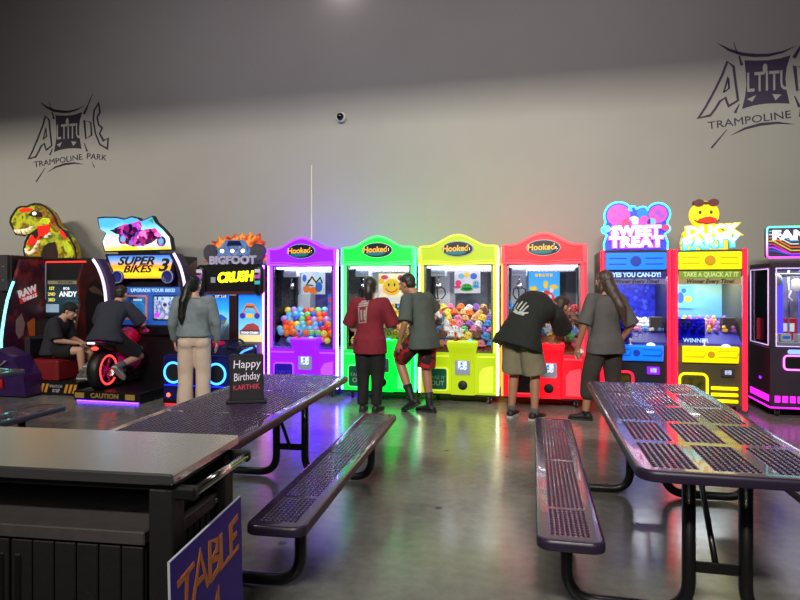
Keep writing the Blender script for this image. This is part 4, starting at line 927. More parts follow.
mb = MB(); mb.prism(HP([(365, 310), (490, 295), (480, 370), (430, 415), (390, 410), (370, 460), (300, 500), (255, 495), (285, 430), (330, 380), (375, 360)]), 'y', 1.0, 1.02); mb.build('mouth', M('mouth_red', (225, 30, 22), .4, emit=(225, 30, 22), es=.6, var=.15), tp)
mb = MB(); mb.prism(HP([(285, 385), (370, 330), (380, 400), (350, 440), (330, 400)]), 'y', .995, 1.012); mb.build('throat', INKK, tp)
TE = M('tooth_cream', (235, 220, 190), .4, emit=(235, 220, 190), es=.5, var=.05)
for L in ([(135, 340), (165, 335), (160, 375)], [(170, 340), (200, 335), (190, 378)], [(205, 340), (240, 330), (238, 388)], [(245, 335), (280, 325), (270, 370)], [(285, 320), (325, 305), (300, 350)],
          [(245, 530), (265, 525), (270, 575), (255, 580)], [(270, 570), (310, 555), (305, 590), (275, 592)], [(310, 560), (335, 530), (340, 560), (320, 580)], [(335, 525), (355, 490), (362, 520)], [(360, 490), (380, 450), (385, 480)], [(440, 425), (460, 395), (470, 425)], [(470, 400), (490, 375), (495, 400)]):
    mb = MB(); mb.prism(HP(L), 'y', .985, 1.02); mb.build('tooth', TE, tp)
mb = MB(); mb.prism(HP([(270, 190), (330, 145), (400, 170), (410, 215), (350, 215), (300, 205)]), 'y', 1.0, 1.02); mb.build('brow', M('brow_dark', (44, 18, 12), .5, var=.2), tp)
mb = MB(); mb.disc(HP([(342, 180)])[0], .035, .99, 1.0, rz=.028); mb.build('eye', E('eye_white', (245, 250, 235), 1.2), tp)
MATS_lime = M('scale_lime', (180, 195, 34), .5, emit=(180, 195, 30), es=.4, var=.5, scale=9)
for L, m_ in (([(170, 140), (215, 122), (262, 118), (318, 132), (300, 152), (240, 160), (200, 165)], DB), ([(395, 238), (430, 225), (478, 232), (492, 262), (470, 288), (420, 284), (388, 270)], MATS_lime), ([(580, 350), (600, 348), (632, 385), (660, 440), (628, 436), (600, 405)], DB), ([(620, 480), (655, 470), (700, 510), (725, 590), (690, 615), (640, 560)], MATS_lime), ([(430, 510), (470, 480), (540, 470), (560, 560), (565, 632), (420, 634), (400, 600)], MATS['brow_dark'])):
    mb = MB(); mb.prism(HP(L), 'y', 1.008, 1.02); mb.build('scale_patch', m_, tp)

# ---------------------------------------------------------------- motorbike cabinet
PLB = M('machine_black', (16, 14, 18), .35, var=.1, coat=.2)
o = thing('motorbike_arcade', 'motorcycle racing arcade machine under a backlit motorcycle picture', 'arcade machine', (-5.61, 7.6, 0))
# local: y 0 = face of the tower; the bike stands in front at negative y
MB().box(-.56, .56, .05, .50, .0, 1.95, .01).build('tower', PLB, o)
mb = MB(); mb.prism([(.02, 0), (.46, 0), (.46, 1.9), (.02, 1.72)], 'x', .555, .58); mb.build('side_panel', N('brown_side_art', [(40, 30, 28), (110, 84, 70), (70, 50, 46), (150, 120, 90)], 6, .1, .4), o)
def trap(z0, z1, w0, w1): return [(-w0, z0), (w0, z0), (w1, z1), (-w1, z1)]
mq = MB().prism([(-.50, 1.62), (.52, 1.62), (.56, 1.98), (-.60, 1.98)], 'y', -.06, .05).build('marquee', PLB, o)
mb = MB(); mb.prism([(-.42, 1.625), (.44, 1.625), (.54, 1.955), (-.55, 1.955)], 'y', -.07, -.06); mb.build('marquee_print', G('sunset_print', [(0, (245, 150, 40)), (.28, (250, 215, 40)), (.55, (250, 160, 30)), (.8, (120, 165, 215)), (1, (60, 110, 215))], 'Z', 1.66, 2.02, .85, wob=.12, scale=3), mq)
text('SUPER', .165, INKK, mq, (-.08, -.076, 1.872), ext=.004, shear=.35, bold=.004, sx=1.3); text('BIKES', .145, INKK, mq, (-.06, -.076, 1.755), ext=.004, shear=.35, bold=.003, sx=1.3); text('3', .25, INKK, mq, (.36, -.076, 1.805), ext=.004, shear=.3, bold=.006, sx=1.3)
for x in (-.36, .46):
    mb = MB(); mb.lathe([(.09, .0), (.095, -.03), (.085, -.045), (.07, -.03), (.04, -.025), (.001, -.03)], (x, -.07, 1.645), 'y', 22); sp_ = mb.build('speaker', M('speaker_blue', (28, 30, 70), .4, emit=(40, 44, 150), es=.35, var=.3, scale=24), o)
    mb = MB(); mb.lathe([(.082, -.046), (.090, -.05), (.095, -.04)], (x, -.07, 1.645), 'y', 22, cap=False); mb.build('speaker_ring', SIL, sp_)
AL = E('white_lilac_light', (225, 205, 255), 1.4); ARM = M('purple_fin', (44, 28, 62), .35, var=.1)
for s, pts in ((-1, [(-.72, 1.90), (-.63, 1.78), (-.55, 1.60), (-.51, 1.40), (-.50, 1.20)]), (1, [(.60, 1.97), (.70, 1.80), (.76, 1.60), (.79, 1.40), (.79, 1.22)])):
    q = bend([(x, -.16, z) for x, z in pts], .1, 4)
    mb = MB(); mb.tube(q, .020, 8); mb.build('light_arc', AL, o)
    fin = [(x+s*.13*(0 if s < 0 else 0)-(.0), z) for x, z in pts]
    mb = MB(); mb.prism(pts+[(x+(.16 if s < 0 else -.10), z) for x, z in reversed(pts)], 'y', -.13, .05); mb.build('side_fin', ARM, o)
sp2 = MB().box(-.50, .60, .0, .05, .95, 1.50, .005).build('screen_surround', M('blue_surround', (40, 84, 165), .4, emit=(40, 90, 190), es=.45, var=.1), o)
mb = MB(); mb.box(-.33, .62, -.012, .0, 1.41, 1.49, .002); mb.build('slogan_bar', M('slate_blue', (60, 96, 160), .4, emit=(60, 100, 180), es=.4, var=.05), sp2)
text('UPGRADE YOUR BIKE!', .066, LAV, sp2, (.16, -.014, 1.45), ext=.002, bold=.0015, sx=1.1)
def scr(x0, x1, z0, z1, fr, m_):
    s_ = MB().prism(rrect(x0, x1, z0, z1, .02), 'y', -.012, .002).build('screen_frame', fr, o); mb = MB(); mb.prism(rrect(x0+.02, x1-.02, z0+.02, z1-.02, .012), 'y', -.016, -.01); mb.build('screen', m_, s_); return s_
s1 = scr(-.42, .06, 1.02, 1.38, P_ORG, N('blue_space_print', [(6, 10, 24), (16, 50, 110), (40, 120, 190), (8, 16, 40)], 3, .6)); s2 = scr(.16, .58, 1.02, 1.38, BLK, N('bike_photo_print', [(25, 40, 90), (190, 195, 215), (60, 90, 180), (215, 215, 225), (30, 36, 90)], 7, .5))
text('ULTRA', .085, LAV, s2, (.36, -.018, 1.325), ext=.001, bold=.003, sx=1.2); mb = MB(); mb.box(-.16, -.02, -.018, -.016, 1.30, 1.325); mb.build('caption_bar', P_WHT, s1)
mb = MB(); mb.ell((.23, -.017, 1.10), (.05, .003, .035), 12, 6); mb.build('purple_patch', N_PUR, s2)
mb = MB(); mb.box(-.50, .55, -.02, .05, .80, .95, .02); mb.build('dashboard', PLB, o)
# wavy backlit topper
TPX = lambda L: [((x/6.667-56)*.0169+.0, 1.5+(287-205-z/6.667)*.0150) for x, z in L]
tx = TPX([(62, 88), (110, 84), (190, 88), (240, 102), (290, 86), (330, 96), (355, 116), (395, 102), (430, 88), (450, 128), (500, 175), (545, 230), (558, 312), (110, 316), (92, 250), (108, 212), (120, 190), (75, 160), (66, 120)])
cx = (tx[0][0]+tx[12][0])/2+.0
tx = [(x-cx-.17, z) for x, z in tx]; sh = lambda L: [(x-cx-.17, z) for x, z in TPX(L)]
tp = MB().prism(tx, 'y', .02, .10).build('topper', INKK, o)
mb = MB(); mb.prism([(-.10+(x+.10)*.965, 2.22+(z-2.22)*.93) for x, z in tx], 'y', .012, .02); mb.build('topper_print', G('sky_sunset_print', [(0, (250, 170, 60)), (.3, (250, 205, 50)), (.52, (240, 240, 235)), (.75, (150, 225, 245)), (1, (70, 160, 230))], 'Z', 2.0, 2.56, 1.0, wob=.25, scale=4), tp)
mb = MB(); mb.box(-.45, .2, .03, .09, 1.95, 2.02); mb.build('topper_stand', PLB, tp)
MG = N('magenta_bike_print', [(225, 40, 150), (150, 20, 110), (240, 120, 200), (60, 16, 60), (230, 50, 120)], 16, .6, .4, 'cell'); VP = N('violet_bike_print', [(110, 50, 180), (40, 20, 70), (150, 90, 210), (220, 60, 170), (24, 16, 40)], 16, .55, .4, 'cell')
for L, m_ in (([(180, 165), (245, 140), (330, 130), (360, 165), (330, 225), (370, 280), (300, 285), (225, 250), (210, 200)], VP), ([(340, 180), (450, 170), (490, 215), (430, 260), (370, 285), (340, 250)], MG), ([(300, 130), (350, 120), (365, 160), (330, 195), (295, 170)], MG), ([(245, 150), (300, 145), (320, 215), (280, 235), (240, 190)], INKK), ([(390, 195), (440, 190), (450, 230), (400, 245)], INKK), ([(150, 175), (225, 165), (225, 205), (190, 200)], INKK), ([(112, 240), (180, 200), (200, 235), (130, 285)], P_WHT), ([(405, 120), (430, 105), (440, 140)], P_GRN)):
    mb = MB(); mb.prism(sh(L), 'y', .004, .013); mb.build('printed_shape', m_, tp)
for c, r in (((490, 255), .075), ((240, 235), .075)):
    x, z = sh([c])[0]; mb = MB(); mb.disc((x, z), r, -.002, .006); mb.build('printed_wheel', VP, tp); mb = MB(); mb.disc((x, z), r*.6, -.006, -.002); mb.build('printed_hub', P_LBL, tp)
# platform
bs = MB().box(-.38, .62, -.92, .05, .02, .14, .01).build('platform', PLB, o)
text('CAUTION', .085, M('gold_stencil', (150, 120, 60), .6, emit=(150, 120, 60), es=.12), bs, (.10, -.923, .085), ext=.002, bold=.002, sx=1.1)
for x in (-.28, .48):
    mb = MB(); mb.box(x-.07, x+.07, -.925, -.92, .05, .12); mb.build('caution_mark', MATS['gold_stencil'], bs)
mb = MB(); mb.box(-.34, .58, -.90, -.88, .005, .02); mb.build('under_light', E('violet_under_light', (90, 40, 255), 14), bs)
# the ride-on motorbike (part) with its own pieces
bk = empty('motorcycle', o, (-.12, -.68, .14), (0, 0, .13))
BR = M('bike_red', (225, 10, 60), .25, var=.05, coat=.6, emit=(235, 10, 70), es=.12); BP = M('bike_pink', (170, 20, 90), .25, var=.08, coat=.6, emit=(240, 20, 140), es=.06); TY = M('tyre_black', (12, 11, 13), .45, var=.15)
mb = MB(); mb.lathe([(.17, -.07), (.235, -.085), (.27, -.06), (.28, 0), (.27, .06), (.235, .085), (.17, .07), (.17, -.07)], (0, 0, .25), 'x', 30); mb.build('rear_tyre', TY, bk)
mb = MB(); mb.tube([(.075, .19*math.cos(2*PI*k/28), .25+.19*math.sin(2*PI*k/28)) for k in range(28)], .014, 8, closed=True); mb.build('wheel_light', E('wheel_neon', (255, 60, 60), 2.2), bk)
mb = MB(); mb.lathe([(.02, -.07), (.05, -.05), (.05, .05), (.02, .075)], (0, 0, .25), 'x', 14)
for k in range(5):
    a = 2*PI*k/5; mb.tube([(.05, .04*math.cos(a), .25+.04*math.sin(a)), (.06, .17*math.cos(a), .25+.17*math.sin(a))], .018, 8)
mb.build('rear_rim', BP, bk)
rings = [[(w*math.cos(a), y, z+hh*math.sin(a)) for a in [2*PI*k/14 for k in range(14)]] for y, z, w, hh in ((-.28, .60, .02, .01), (-.24, .61, .09, .035), (-.08, .58, .13, .055), (.10, .53, .14, .06), (.25, .50, .13, .05))]
mb = MB(); mb.loft(rings); mb.build('tail_fairing', TY, bk)
mb = MB(); mb.loft([[(w*math.cos(a), y, z+hh*math.sin(a)) for a in [2*PI*k/14 for k in range(14)]] for y, z, w, hh in ((-.16, .625, .07, .02), (0, .60, .10, .03), (.15, .565, .12, .03), (.36, .56, .09, .03))]); mb.build('seat', BP, bk)
mb = MB(); mb.ell((.05, -.26, .56), (.05, .02, .022), 12, 8); mb.build('tail_light', E('tail_glow', (255, 40, 30), 7), bk)
mb = MB(); mb.box(-.05, .06, -.285, -.26, .615, .645, .01); mb.build('tail_badge', E('badge_white', (230, 225, 255), 1.0), bk)
mb = MB(); mb.loft([[(w*math.cos(a), y, z+hh*math.sin(a)) for a in [2*PI*k/16 for k in range(16)]] for y, z, w, hh in ((.30, .56, .09, .07), (.42, .62, .14, .12), (.60, .66, .15, .13), (.74, .64, .12, .11))]); mb.build('tank', BR, bk)
mb = MB(); mb.loft([[(w*math.cos(a), y, z+hh*math.sin(a)) for a in [2*PI*k/16 for k in range(16)]] for y, z, w, hh in ((.22, .30, .08, .08), (.40, .34, .13, .16), (.70, .36, .15, .20), (.95, .42, .12, .16))]); mb.build('side_fairing', BP, bk)
mb = MB(); mb.loft([[(w*math.cos(a), y, z+hh*math.sin(a)) for a in [2*PI*k/16 for k in range(16)]] for y, z, w, hh in ((.66, .66, .10, .10), (.78, .74, .20, .13), (.98, .74, .19, .12), (1.16, .66, .09, .07), (1.22, .63, .02, .02))]); mb.build('nose_fairing', BR, bk)
mb = MB(); mb.prism([(.04, .62), (.28, .76), (.60, .84), (.68, .80), (.62, .70), (.30, .58)], 'y', .74, .86); mb.build('cowl_wing', BR, bk)
mb = MB(); mb.tube([(-.30, .58, .74), (-.10, .68, .72), (.10, .68, .72), (.32, .58, .74)], .013, 8); mb.build('handlebar', DGR, bk)
for s in (-1, 1):
    mb = MB(); mb.tube([(s*.32, .57, .74), (s*.22, .62, .735)], .022, 8); mb.build('hand_grip', P_PNK, bk)
    mb = MB(); mb.tube([(s*.26, .66, .76), (s*.36, .74, .83)], .008, 6); mb.ell((s*.37, .75, .84), (.045, .02, .03), 10, 8); mb.build('mirror', SIL, bk)
    mb = MB(); mb.tube([(s*.06, .20, .22), (s*.22, .18, .22)], .016, 8); mb.build('foot_peg', CHM, bk)
mb = MB(); mb.loft([[(.11*math.cos(a), y, z+.11*math.sin(a)) for a in [2*PI*k/12 for k in range(12)]] for y, z in ((.20, .26), (.60, .26))], sm=True); mb.build('engine', M('engine_chrome', (150, 110, 150), .3, .8, var=.3, scale=18), bk)
mb = MB(); mb.tube([(.10, .45, .16), (.13, .15, .15), (.14, -.05, .22)], [.03, .035, .045], 10); mb.build('exhaust', CHM, bk)
mb = MB(); mb.box(-.08, .08, .10, .80, .0, .12, .02); mb.build('bike_pivot', PLB, bk)
mb = MB(); mb.lathe([(.17, -.05), (.26, -.06), (.27, 0), (.26, .06), (.17, .05), (.17, -.05)], (0, 1.0, .27), 'x', 26); mb.build('front_tyre', TY, bk)

# ---------------------------------------------------------------- monster truck cabinet
o = thing('monster_truck_arcade', 'monster truck arcade machine with yellow CRUSH lettering under a truck topper', 'arcade machine', (-4.20, 7.62, 0))
MB().box(-.46, .46, .06, .9, 0, 1.82, .01).build('tower', PLB, o)
hb = MB().box(-.46, .46, -.02, .06, 1.56, 1.93, .008).build('header', PLB, o)
text('CRUSH', .185, E('crush_yellow', (245, 245, 30), 1.5), hb, (.045, -.03, 1.755), (PI/2, -.05, 0), ext=.006, shear=.2, bold=.010, sx=.92)
mb = MB(); mb.box(-.33, -.26, -.024, -.018, 1.68, 1.76); mb.build('age_label', SIL, hb); mb = MB(); mb.box(.40, .45, -.024, -.018, 1.70, 1.715); mb.build('small_plate', P_WHT, hb)
mb = MB(); mb.box(-.40, .40, -.024, -.018, 1.52, 1.56); mb.build('red_trim', M('dim_red_trim', (70, 20, 30), .5, var=.2), hb)
for x in (-.47, .42):
    mb = MB(); mb.loft([[(x+.075*math.cos(a)*k, -.04+.06*math.sin(a)*k, z) for a in [2*PI*j/14 for j in range(14)]] for z, k in ((1.50, .5), (1.56, 1), (1.86, 1), (1.93, .5))]); sp_ = mb.build('speaker_pod', PLB, o)
    for z, m_ in ((1.84, P_WHT), (1.76, N_MAG), (1.68, N_CYN)):
        mb = MB(); mb.box(x-.04, x+.04, -.108, -.09, z-.025, z+.025, .006); mb.build('pod_light', M('pod_'+m_.name, (150, 60, 160) if m_ is N_MAG else (60, 150, 160) if m_ is N_CYN else (170, 165, 180), .4, emit=(200, 60, 210) if m_ is N_MAG else (40, 170, 180) if m_ is N_CYN else (170, 165, 190), es=.5), sp_)
def scr2(x0, x1, z0, z1, m_):
    s_ = MB().box(x0, x1, .03, .06, z0, z1, .004).build('screen_frame', PLB, o); mb = MB(); mb.box(x0+.015, x1-.015, .022, .032, z0+.015, z1-.015); q = mb.build('screen', m_, s_); return s_
s1 = scr2(-.44, -.06, .86, 1.53, G('race_screen', [(0, (26, 46, 66)), (.35, (60, 90, 110)), (.55, (120, 205, 235)), (.75, (40, 150, 240)), (1, (30, 110, 225))], 'Z', .86, 1.53, .8, wob=.1, scale=10))
for L, m_ in (([(-.30, 1.14), (-.20, 1.24), (-.10, 1.18), (-.14, 1.10), (-.26, 1.08)], P_BLU), ([(-.20, 1.13), (-.12, 1.17), (-.13, 1.09)], P_YEL), ([(-.26, 1.04), (-.19, 1.06), (-.20, .96), (-.26, .97)], P_ORG), ([(-.2, .90), (-.08, .90), (-.08, 1.10)], M('road_grey', (60, 70, 80), .5, emit=(60, 70, 80), es=.4)), ([(-.34, 1.47), (-.10, 1.47), (-.10, 1.50), (-.34, 1.50)], INKK)):
    mb = MB(); mb.prism(L, 'y', .016, .023); mb.build('screen_shape', m_, s1)
text('1ST 3:10', .05, WTX, s1, (-.2, .014, 1.485), ext=.001)
s2 = scr2(.06, .44, .84, 1.53, G('truck_screen', [(0, (215, 195, 130)), (.18, (205, 190, 140)), (.25, (120, 190, 235)), (.7, (50, 150, 240)), (1, (20, 110, 235))], 'Z', .84, 1.53, .85, wob=.04))
for L, m_ in (([(.16, 1.28), (.19, 1.36), (.31, 1.36), (.34, 1.28)], P_LBL), ([(.12, 1.24), (.16, 1.32), (.20, 1.39), (.30, 1.39), (.36, 1.30), (.38, 1.24), (.35, 1.24), (.31, 1.33), (.19, 1.33), (.15, 1.24)], P_ORG), ([(.20, 1.19), (.30, 1.19), (.30, 1.25), (.20, 1.25)], P_YEL), ([(.10, 1.0), (.40, 1.0), (.38, 1.08), (.30, 1.12), (.2, 1.10)], M('rust_red', (150, 60, 60), .5, emit=(150, 60, 60), es=.4, var=.2)), ([(.10, .96), (.40, .96), (.40, 1.02), (.10, 1.02)], M('car_grey', (110, 130, 150), .5, emit=(110, 130, 150), es=.4, var=.2))):
    mb = MB(); mb.prism(L, 'y', .014, .023); mb.build('screen_shape', m_, s2)
for x in (.14, .36):
    mb = MB(); mb.disc((x, 1.22), .04, .008, .022); mb.build('screen_wheel', M('print_wheel', (70, 40, 150), .5, emit=(70, 40, 150), es=.5), s2)
text('ROAD CRUSH', .04, WTX, s2, (.25, .012, .985), ext=.001, bold=.001)
col = MB().box(-.06, .06, .0, .07, .80, 1.56, .006).build('centre_column', M('column_dark_red', (44, 14, 26), .4, var=.2), o); mb = MB(); mb.box(-.05, .06, -.012, .0, 1.50, 1.60); mb.build('notice', SIL, col)
mb = MB(); mb.box(.462, .48, -.04, .0, .05, 1.80, .004); mb.build('led_edge', E('led_edge_pink', (255, 150, 235), 3), o)
for z in (0,):
    mb = MB(); mb.loft([[(x, y, z_) for x, y, z_ in ((-.44, yf, zf), (.46, yf, zf), (.46, .06, zf), (-.44, .06, zf))] for yf, zf in ((-.22, .62), (-.30, .70), (-.25, .80), (-.05, .86))], sm=False); dsb = mb.build('dashboard', M('dash_blue_black', (20, 24, 60), .35, emit=(20, 30, 110), es=.12, var=.15), o)
mb = MB(); mb.box(-.42, -.06, -.28, -.05, .80, .87, .03); mb.build('red_hood', M('hood_red', (205, 20, 60), .35, emit=(205, 20, 70), es=.3, var=.1), dsb)
for x in (-.24, .24):
    mb = MB(); mb.tube([(x+.13*math.cos(2*PI*k/20), -.36+.05*math.sin(2*PI*k/20), .80+.12*math.sin(2*PI*k/20)) for k in range(20)], .015, 8, closed=True); mb.tube([(x-.12, -.36, .80), (x, -.34, .79), (x+.12, -.36, .80)], .012, 6); mb.tube([(x, -.34, .79), (x, -.22, .76)], .02, 8); mb.build('steering_wheel', RUB, o)
for s in (-1, 1):
    mb = MB(); x = .01+s*.235
    sb = MB().box(x-.2, x+.2, -.74, -.34, .10, .42, .04).build('seat', M('black_seat', (20, 16, 22), .6, var=.1), o)
    mb = MB(); mb.box(x-.19, x+.19, -.80, -.70, .40, .62, .04); mb.build('seat_back', M('blue_black_back', (20, 26, 80), .4, emit=(20, 30, 160), es=.15, var=.1), sb)
rear = MB().box(-.50, .47, -.90, -.78, .05, .64, .04).build('rear_panel', M('rear_blue_black', (16, 18, 60), .35, emit=(10, 16, 130), es=.15, var=.1), o)
for x in (-.33, .27):
    mb = MB(); mb.tube([(x+.125*math.cos(2*PI*k/28), -.905, .42+.125*math.sin(2*PI*k/28)) for k in range(28)], .014, 8, closed=True); mb.build('speaker_ring', E('ring_blue', (60, 150, 255), 3.2), rear)
    mb = MB(); mb.lathe([(.001, -.012), (.06, -.004), (.11, -.01)], (x, -.895, .42), 'y', 20); mb.build('speaker_cone', RUB, rear)
for x in (-.40, -.11, .22):
    mb = MB(); mb.ell((x, -.905, .135), (.028, .014, .026), 10, 8); mb.build('tail_light', E('tail_orange_red', (255, 60, 40), 8), rear)
mb = MB(); mb.box(-.46, .44, -.908, -.90, .255, .268); mb.build('blue_line', E('blue_line_light', (30, 40, 255), 1.6), rear)
for s in (-1, 1):
    mb = MB(); q = bend([(.01+s*.46, -.84, .25), (.01+s*.47, -.80, .50), (.01+s*.42, -.60, .66), (.01+s*.44, -.2, .70)], .12, 4); mb.tube(q, .014, 8); mb.build('blue_arc', E('arc_blue', (60, 130, 255), 2.6), o)
MB().box(-.50, .47, -.88, .06, .02, .10, .01).build('platform', PLB, o)
mb = MB(); mb.box(-.48, .45, -.86, -.84, .006, .02); mb.build('under_light', E('under_red', (255, 40, 60), 1.5), o)
# topper: truck among flames with lettering
FL = N('flame_art', [(90, 20, 12), (190, 60, 24), (235, 150, 50), (130, 30, 16)], 9, .35, .5); TB = N('truck_blue_art', [(40, 56, 96), (90, 120, 175), (60, 80, 130), (150, 170, 205)], 8, .3, .4)
ft = [(-.50, 1.98), (-.40, 2.06), (-.44, 2.14), (-.36, 2.20), (-.38, 2.28), (-.29, 2.26), (-.27, 2.34), (-.20, 2.28), (-.15, 2.36), (-.08, 2.30), (-.02, 2.37), (.04, 2.31), (.10, 2.38), (.16, 2.31), (.22, 2.39), (.28, 2.32), (.36, 2.37), (.37, 2.28), (.43, 2.26), (.40, 2.16), (.47, 2.08), (.46, 1.98)]
tp = MB().prism(ft, 'y', .08, .14).build('topper', FL, o)
mb = MB(); mb.prism([(-.30, 2.02), (-.34, 2.14), (-.20, 2.19), (-.13, 2.28), (.14, 2.28), (.20, 2.19), (.34, 2.14), (.32, 2.02)], 'y', .03, .08); tk = mb.build('truck_relief', TB, tp)
mb = MB(); mb.prism([(-.11, 2.20), (-.085, 2.265), (.09, 2.265), (.125, 2.20)], 'y', .022, .03); mb.build('windscreen', M('screen_dark_blue', (24, 34, 74), .2, var=.1), tp)
for x in (-.16, .0, .16):
    mb = MB(); mb.ell((x-.02, .02, 2.125), (.03, .015, .026), 12, 8); mb.build('headlight', E('headlight_warm', (255, 225, 170), 3), tp)
for x in (-.36, .36):
    mb = MB(); mb.disc((x, 2.10), .10, .0, .10, rz=.12); mb.build('truck_wheel', M('wheel_grey_art', (60, 58, 70), .5, var=.35, scale=16), tp)
text('BIGFOOT', .15, M('letter_steel', (165, 160, 190), .4, .1, var=.15, emit=(150, 145, 180), es=.15), tp, (0, .0, 1.99), ext=.02, bold=.008, sx=1.12); mb = MB(); mb.box(-.40, .42, .02, .08, 1.93, 2.06, .01); mb.build('letter_backing', M('backing_blue', (36, 40, 74), .5, var=.2), tp)

for ch in list(o.children):
    if ch.name.split('.')[0] in ('header', 'screen_frame', 'topper', 'speaker_pod', 'centre_column', 'dashboard', 'steering_wheel'): ch.location.z -= .12
# ---------------------------------------------------------------- people
V = Vector
def fuse(o, vox, smooth=2, wr=0., ws=9.):
    """turn overlapping closed lofts into one continuous skin, then fold it a little"""
    m = o.modifiers.new('f', 'REMESH'); m.mode = 'VOXEL'; m.voxel_size = vox
    s_ = o.modifiers.new('s', 'SMOOTH'); s_.iterations = smooth; s_.factor = .5
    dg = bpy.context.evaluated_depsgraph_get()
    me = bpy.data.meshes.new_from_object(o.evaluated_get(dg)); old = o.data; mats = list(old.materials)
    o.modifiers.clear(); o.data = me; me.name = o.name; bpy.data.meshes.remove(old)
    me.materials.clear()
    for k in mats: me.materials.append(k)
    n = len(me.vertices)
    if wr:
        co = np.empty(n*3); me.vertices.foreach_get('co', co); co = co.reshape(-1, 3)
        no = np.empty(n*3); me.vertices.foreach_get('normal', no); no = no.reshape(-1, 3)
        d = np.array([noise.noise(V((c[0]*ws, c[1]*ws, c[2]*ws*.45))) + .5*noise.noise(V((c[0]*ws*2.3, c[1]*ws*2.3, c[2]*ws*1.1))) for c in co])
        co = co + no*(d*wr)[:, None]; me.vertices.foreach_set('co', co.ravel())
    me.polygons.foreach_set('material_index', [0]*len(me.polygons))
    me.polygons.foreach_set('use_smooth', [True]*len(me.polygons)); me.update()
    return o
def stand(h, **kw):
    k = h/1.70
    J = dict(pel=(0, 0, .94), neck=(0, .0, 1.425), head=(0, .035, 1.59), fwd=(0, 1, 0), up=(0, 0, 1), hipL=(-.09, 0, .88), hipR=(.09, 0, .88), kneeL=(-.105, .02, .49), kneeR=(.105, .02, .49),
             ankL=(-.11, -.02, .085), ankR=(.11, -.02, .085), toeL=(-.15, 1, -.0), toeR=(.15, 1, -.0), shL=(-.185, 0, 1.375), shR=(.185, 0, 1.375),
             elL=(-.245, -.03, 1.10), elR=(.245, -.03, 1.10), wrL=(-.25, .07, .86), wrR=(.25, .07, .86), palmL=(1, 0, 0), palmR=(-1, 0, 0), bow=(0, 0, 0))
    J = {a: V(b)*(1 if a in ('fwd', 'up', 'toeL', 'toeR', 'palmL', 'palmR') else k) for a, b in J.items()}
    for a, b in kw.items(): J[a] = V(b)
    J['k'] = k
    return J
TW = [(-.24, .115, .09), (-.12, .155, .115), (0, .168, .122), (.18, .152, .108), (.38, .142, .102), (.62, .162, .116), (.80, .178, .108), (.91, .160, .088), (.98, .085, .068), (1.05, .058, .056)]
def spine(J, t):
    p0, p2 = J['pel'], J['neck']; p1 = (p0+p2)/2 + J['bow']
    if t < 0:
        d = (p1-p0).normalized()*(p2-p0).length; return p0 + d*t
    if t > 1: return p2 + (J['head']-p2).normalized()*(t-1)*(p2-p0).length
    return p0*(1-t)**2 + p1*2*t*(1-t) + p2*t*t
def trunk(mb, J, t0, t1, inf=0., bw=1., n=22, flare=0., steps=14, bd=None, hem=False):
    rings = []; hl = J['hipR']-J['hipL']; sl = J['shR']-J['shL']
    for i in range(steps+1):
        t = t0+(t1-t0)*i/steps
        w = np.interp(t, [a[0] for a in TW], [a[1] for a in TW])*J['k']*bw; d = np.interp(t, [a[0] for a in TW], [a[2] for a in TW])*J['k']*(bd or bw)
        if hem and t < 0: w = max(w, .182*J['k']*bw); d = max(d, .130*J['k']*(bd or bw))
        T = (spine(J, t+.02)-spine(J, t-.02)).normalized(); u = max(0, min(1, t))
        L = (hl.normalized()*(1-u)+sl.normalized()*u); L = (L - T*L.dot(T)).normalized(); F = T.cross(L)
        fl = inf + flare*max(0, 1-(t-t0)/.45)
        c = spine(J, t)
        rings.append([c + L*((w+fl)*math.copysign(abs(math.cos(2*PI*k/n))**.85, math.cos(2*PI*k/n))) + F*((d+fl)*math.sin(2*PI*k/n)) for k in range(n)])
    mb.loft(rings)
def limb(mb, pts, rad, n=14):
    P = []; R = []
    for i in range(len(pts)-1):
        for q in range(6): P.append(pts[i].lerp(pts[i+1], q/6)); R.append(rad[i]+(rad[i+1]-rad[i])*q/6)
    P.append(pts[-1]); R.append(rad[-1]); mb.tube(P, R, n)
    for i in range(1, len(pts)-1): mb.ell(pts[i], (rad[i]*1.01,)*3, 12, 8)
def mid(a, b, t=.5): return a.lerp(b, t)
def hand(mb, wr, d, palm, s, k, curl=.5):
    d = d.normalized(); palm = (palm - d*palm.dot(d)).normalized(); lat = d.cross(palm)*s   # lat: towards the thumb
    rings = []
    for t, w, th in ((-.01, .026, .02), (.02, .032, .017), (.06, .040, .015), (.088, .040, .013)):
        c = wr + d*t*k; rings.append([c + lat*(w*k*math.cos(2*PI*q/14)) + palm*(th*k*math.sin(2*PI*q/14)) for q in range(14)])
    mb.loft(rings)
    for i, (off, ln) in enumerate(((.030, .068), (.0105, .078), (-.0105, .072), (-.030, .056))):
        a = wr + (d*.078 + lat*off)*k; dd = d + lat*(off*1.6); dd.normalize(); pts = [a]; ang = 0
        for q in range(3):
            ang += curl*(.35, .75, .6)[q]; a = a + (dd*math.cos(ang)+palm*math.sin(ang))*(ln*k*(.45, .32, .26)[q]); pts.append(a)
        mb.tube(pts, [.0095*k, .009*k, .0085*k, .0065*k], 8); mb.ell(pts[-1], (.0068*k,)*3, 8, 6)
    a = wr + (d*.022+lat*.026)*k; b = a + (d*.030+lat*.026+palm*.010)*k; c = b + (d*.032+lat*.006+palm*.014)*k
    mb.tube([a, b, c], [.013*k, .0105*k, .008*k], 8); mb.ell(c, (.0082*k,)*3, 8, 6)
def head_axes(J):
    f = J['fwd'].normalized(); u = J['up']; u = (u-f*u.dot(f)).normalized(); r = f.cross(u); return r, f, u
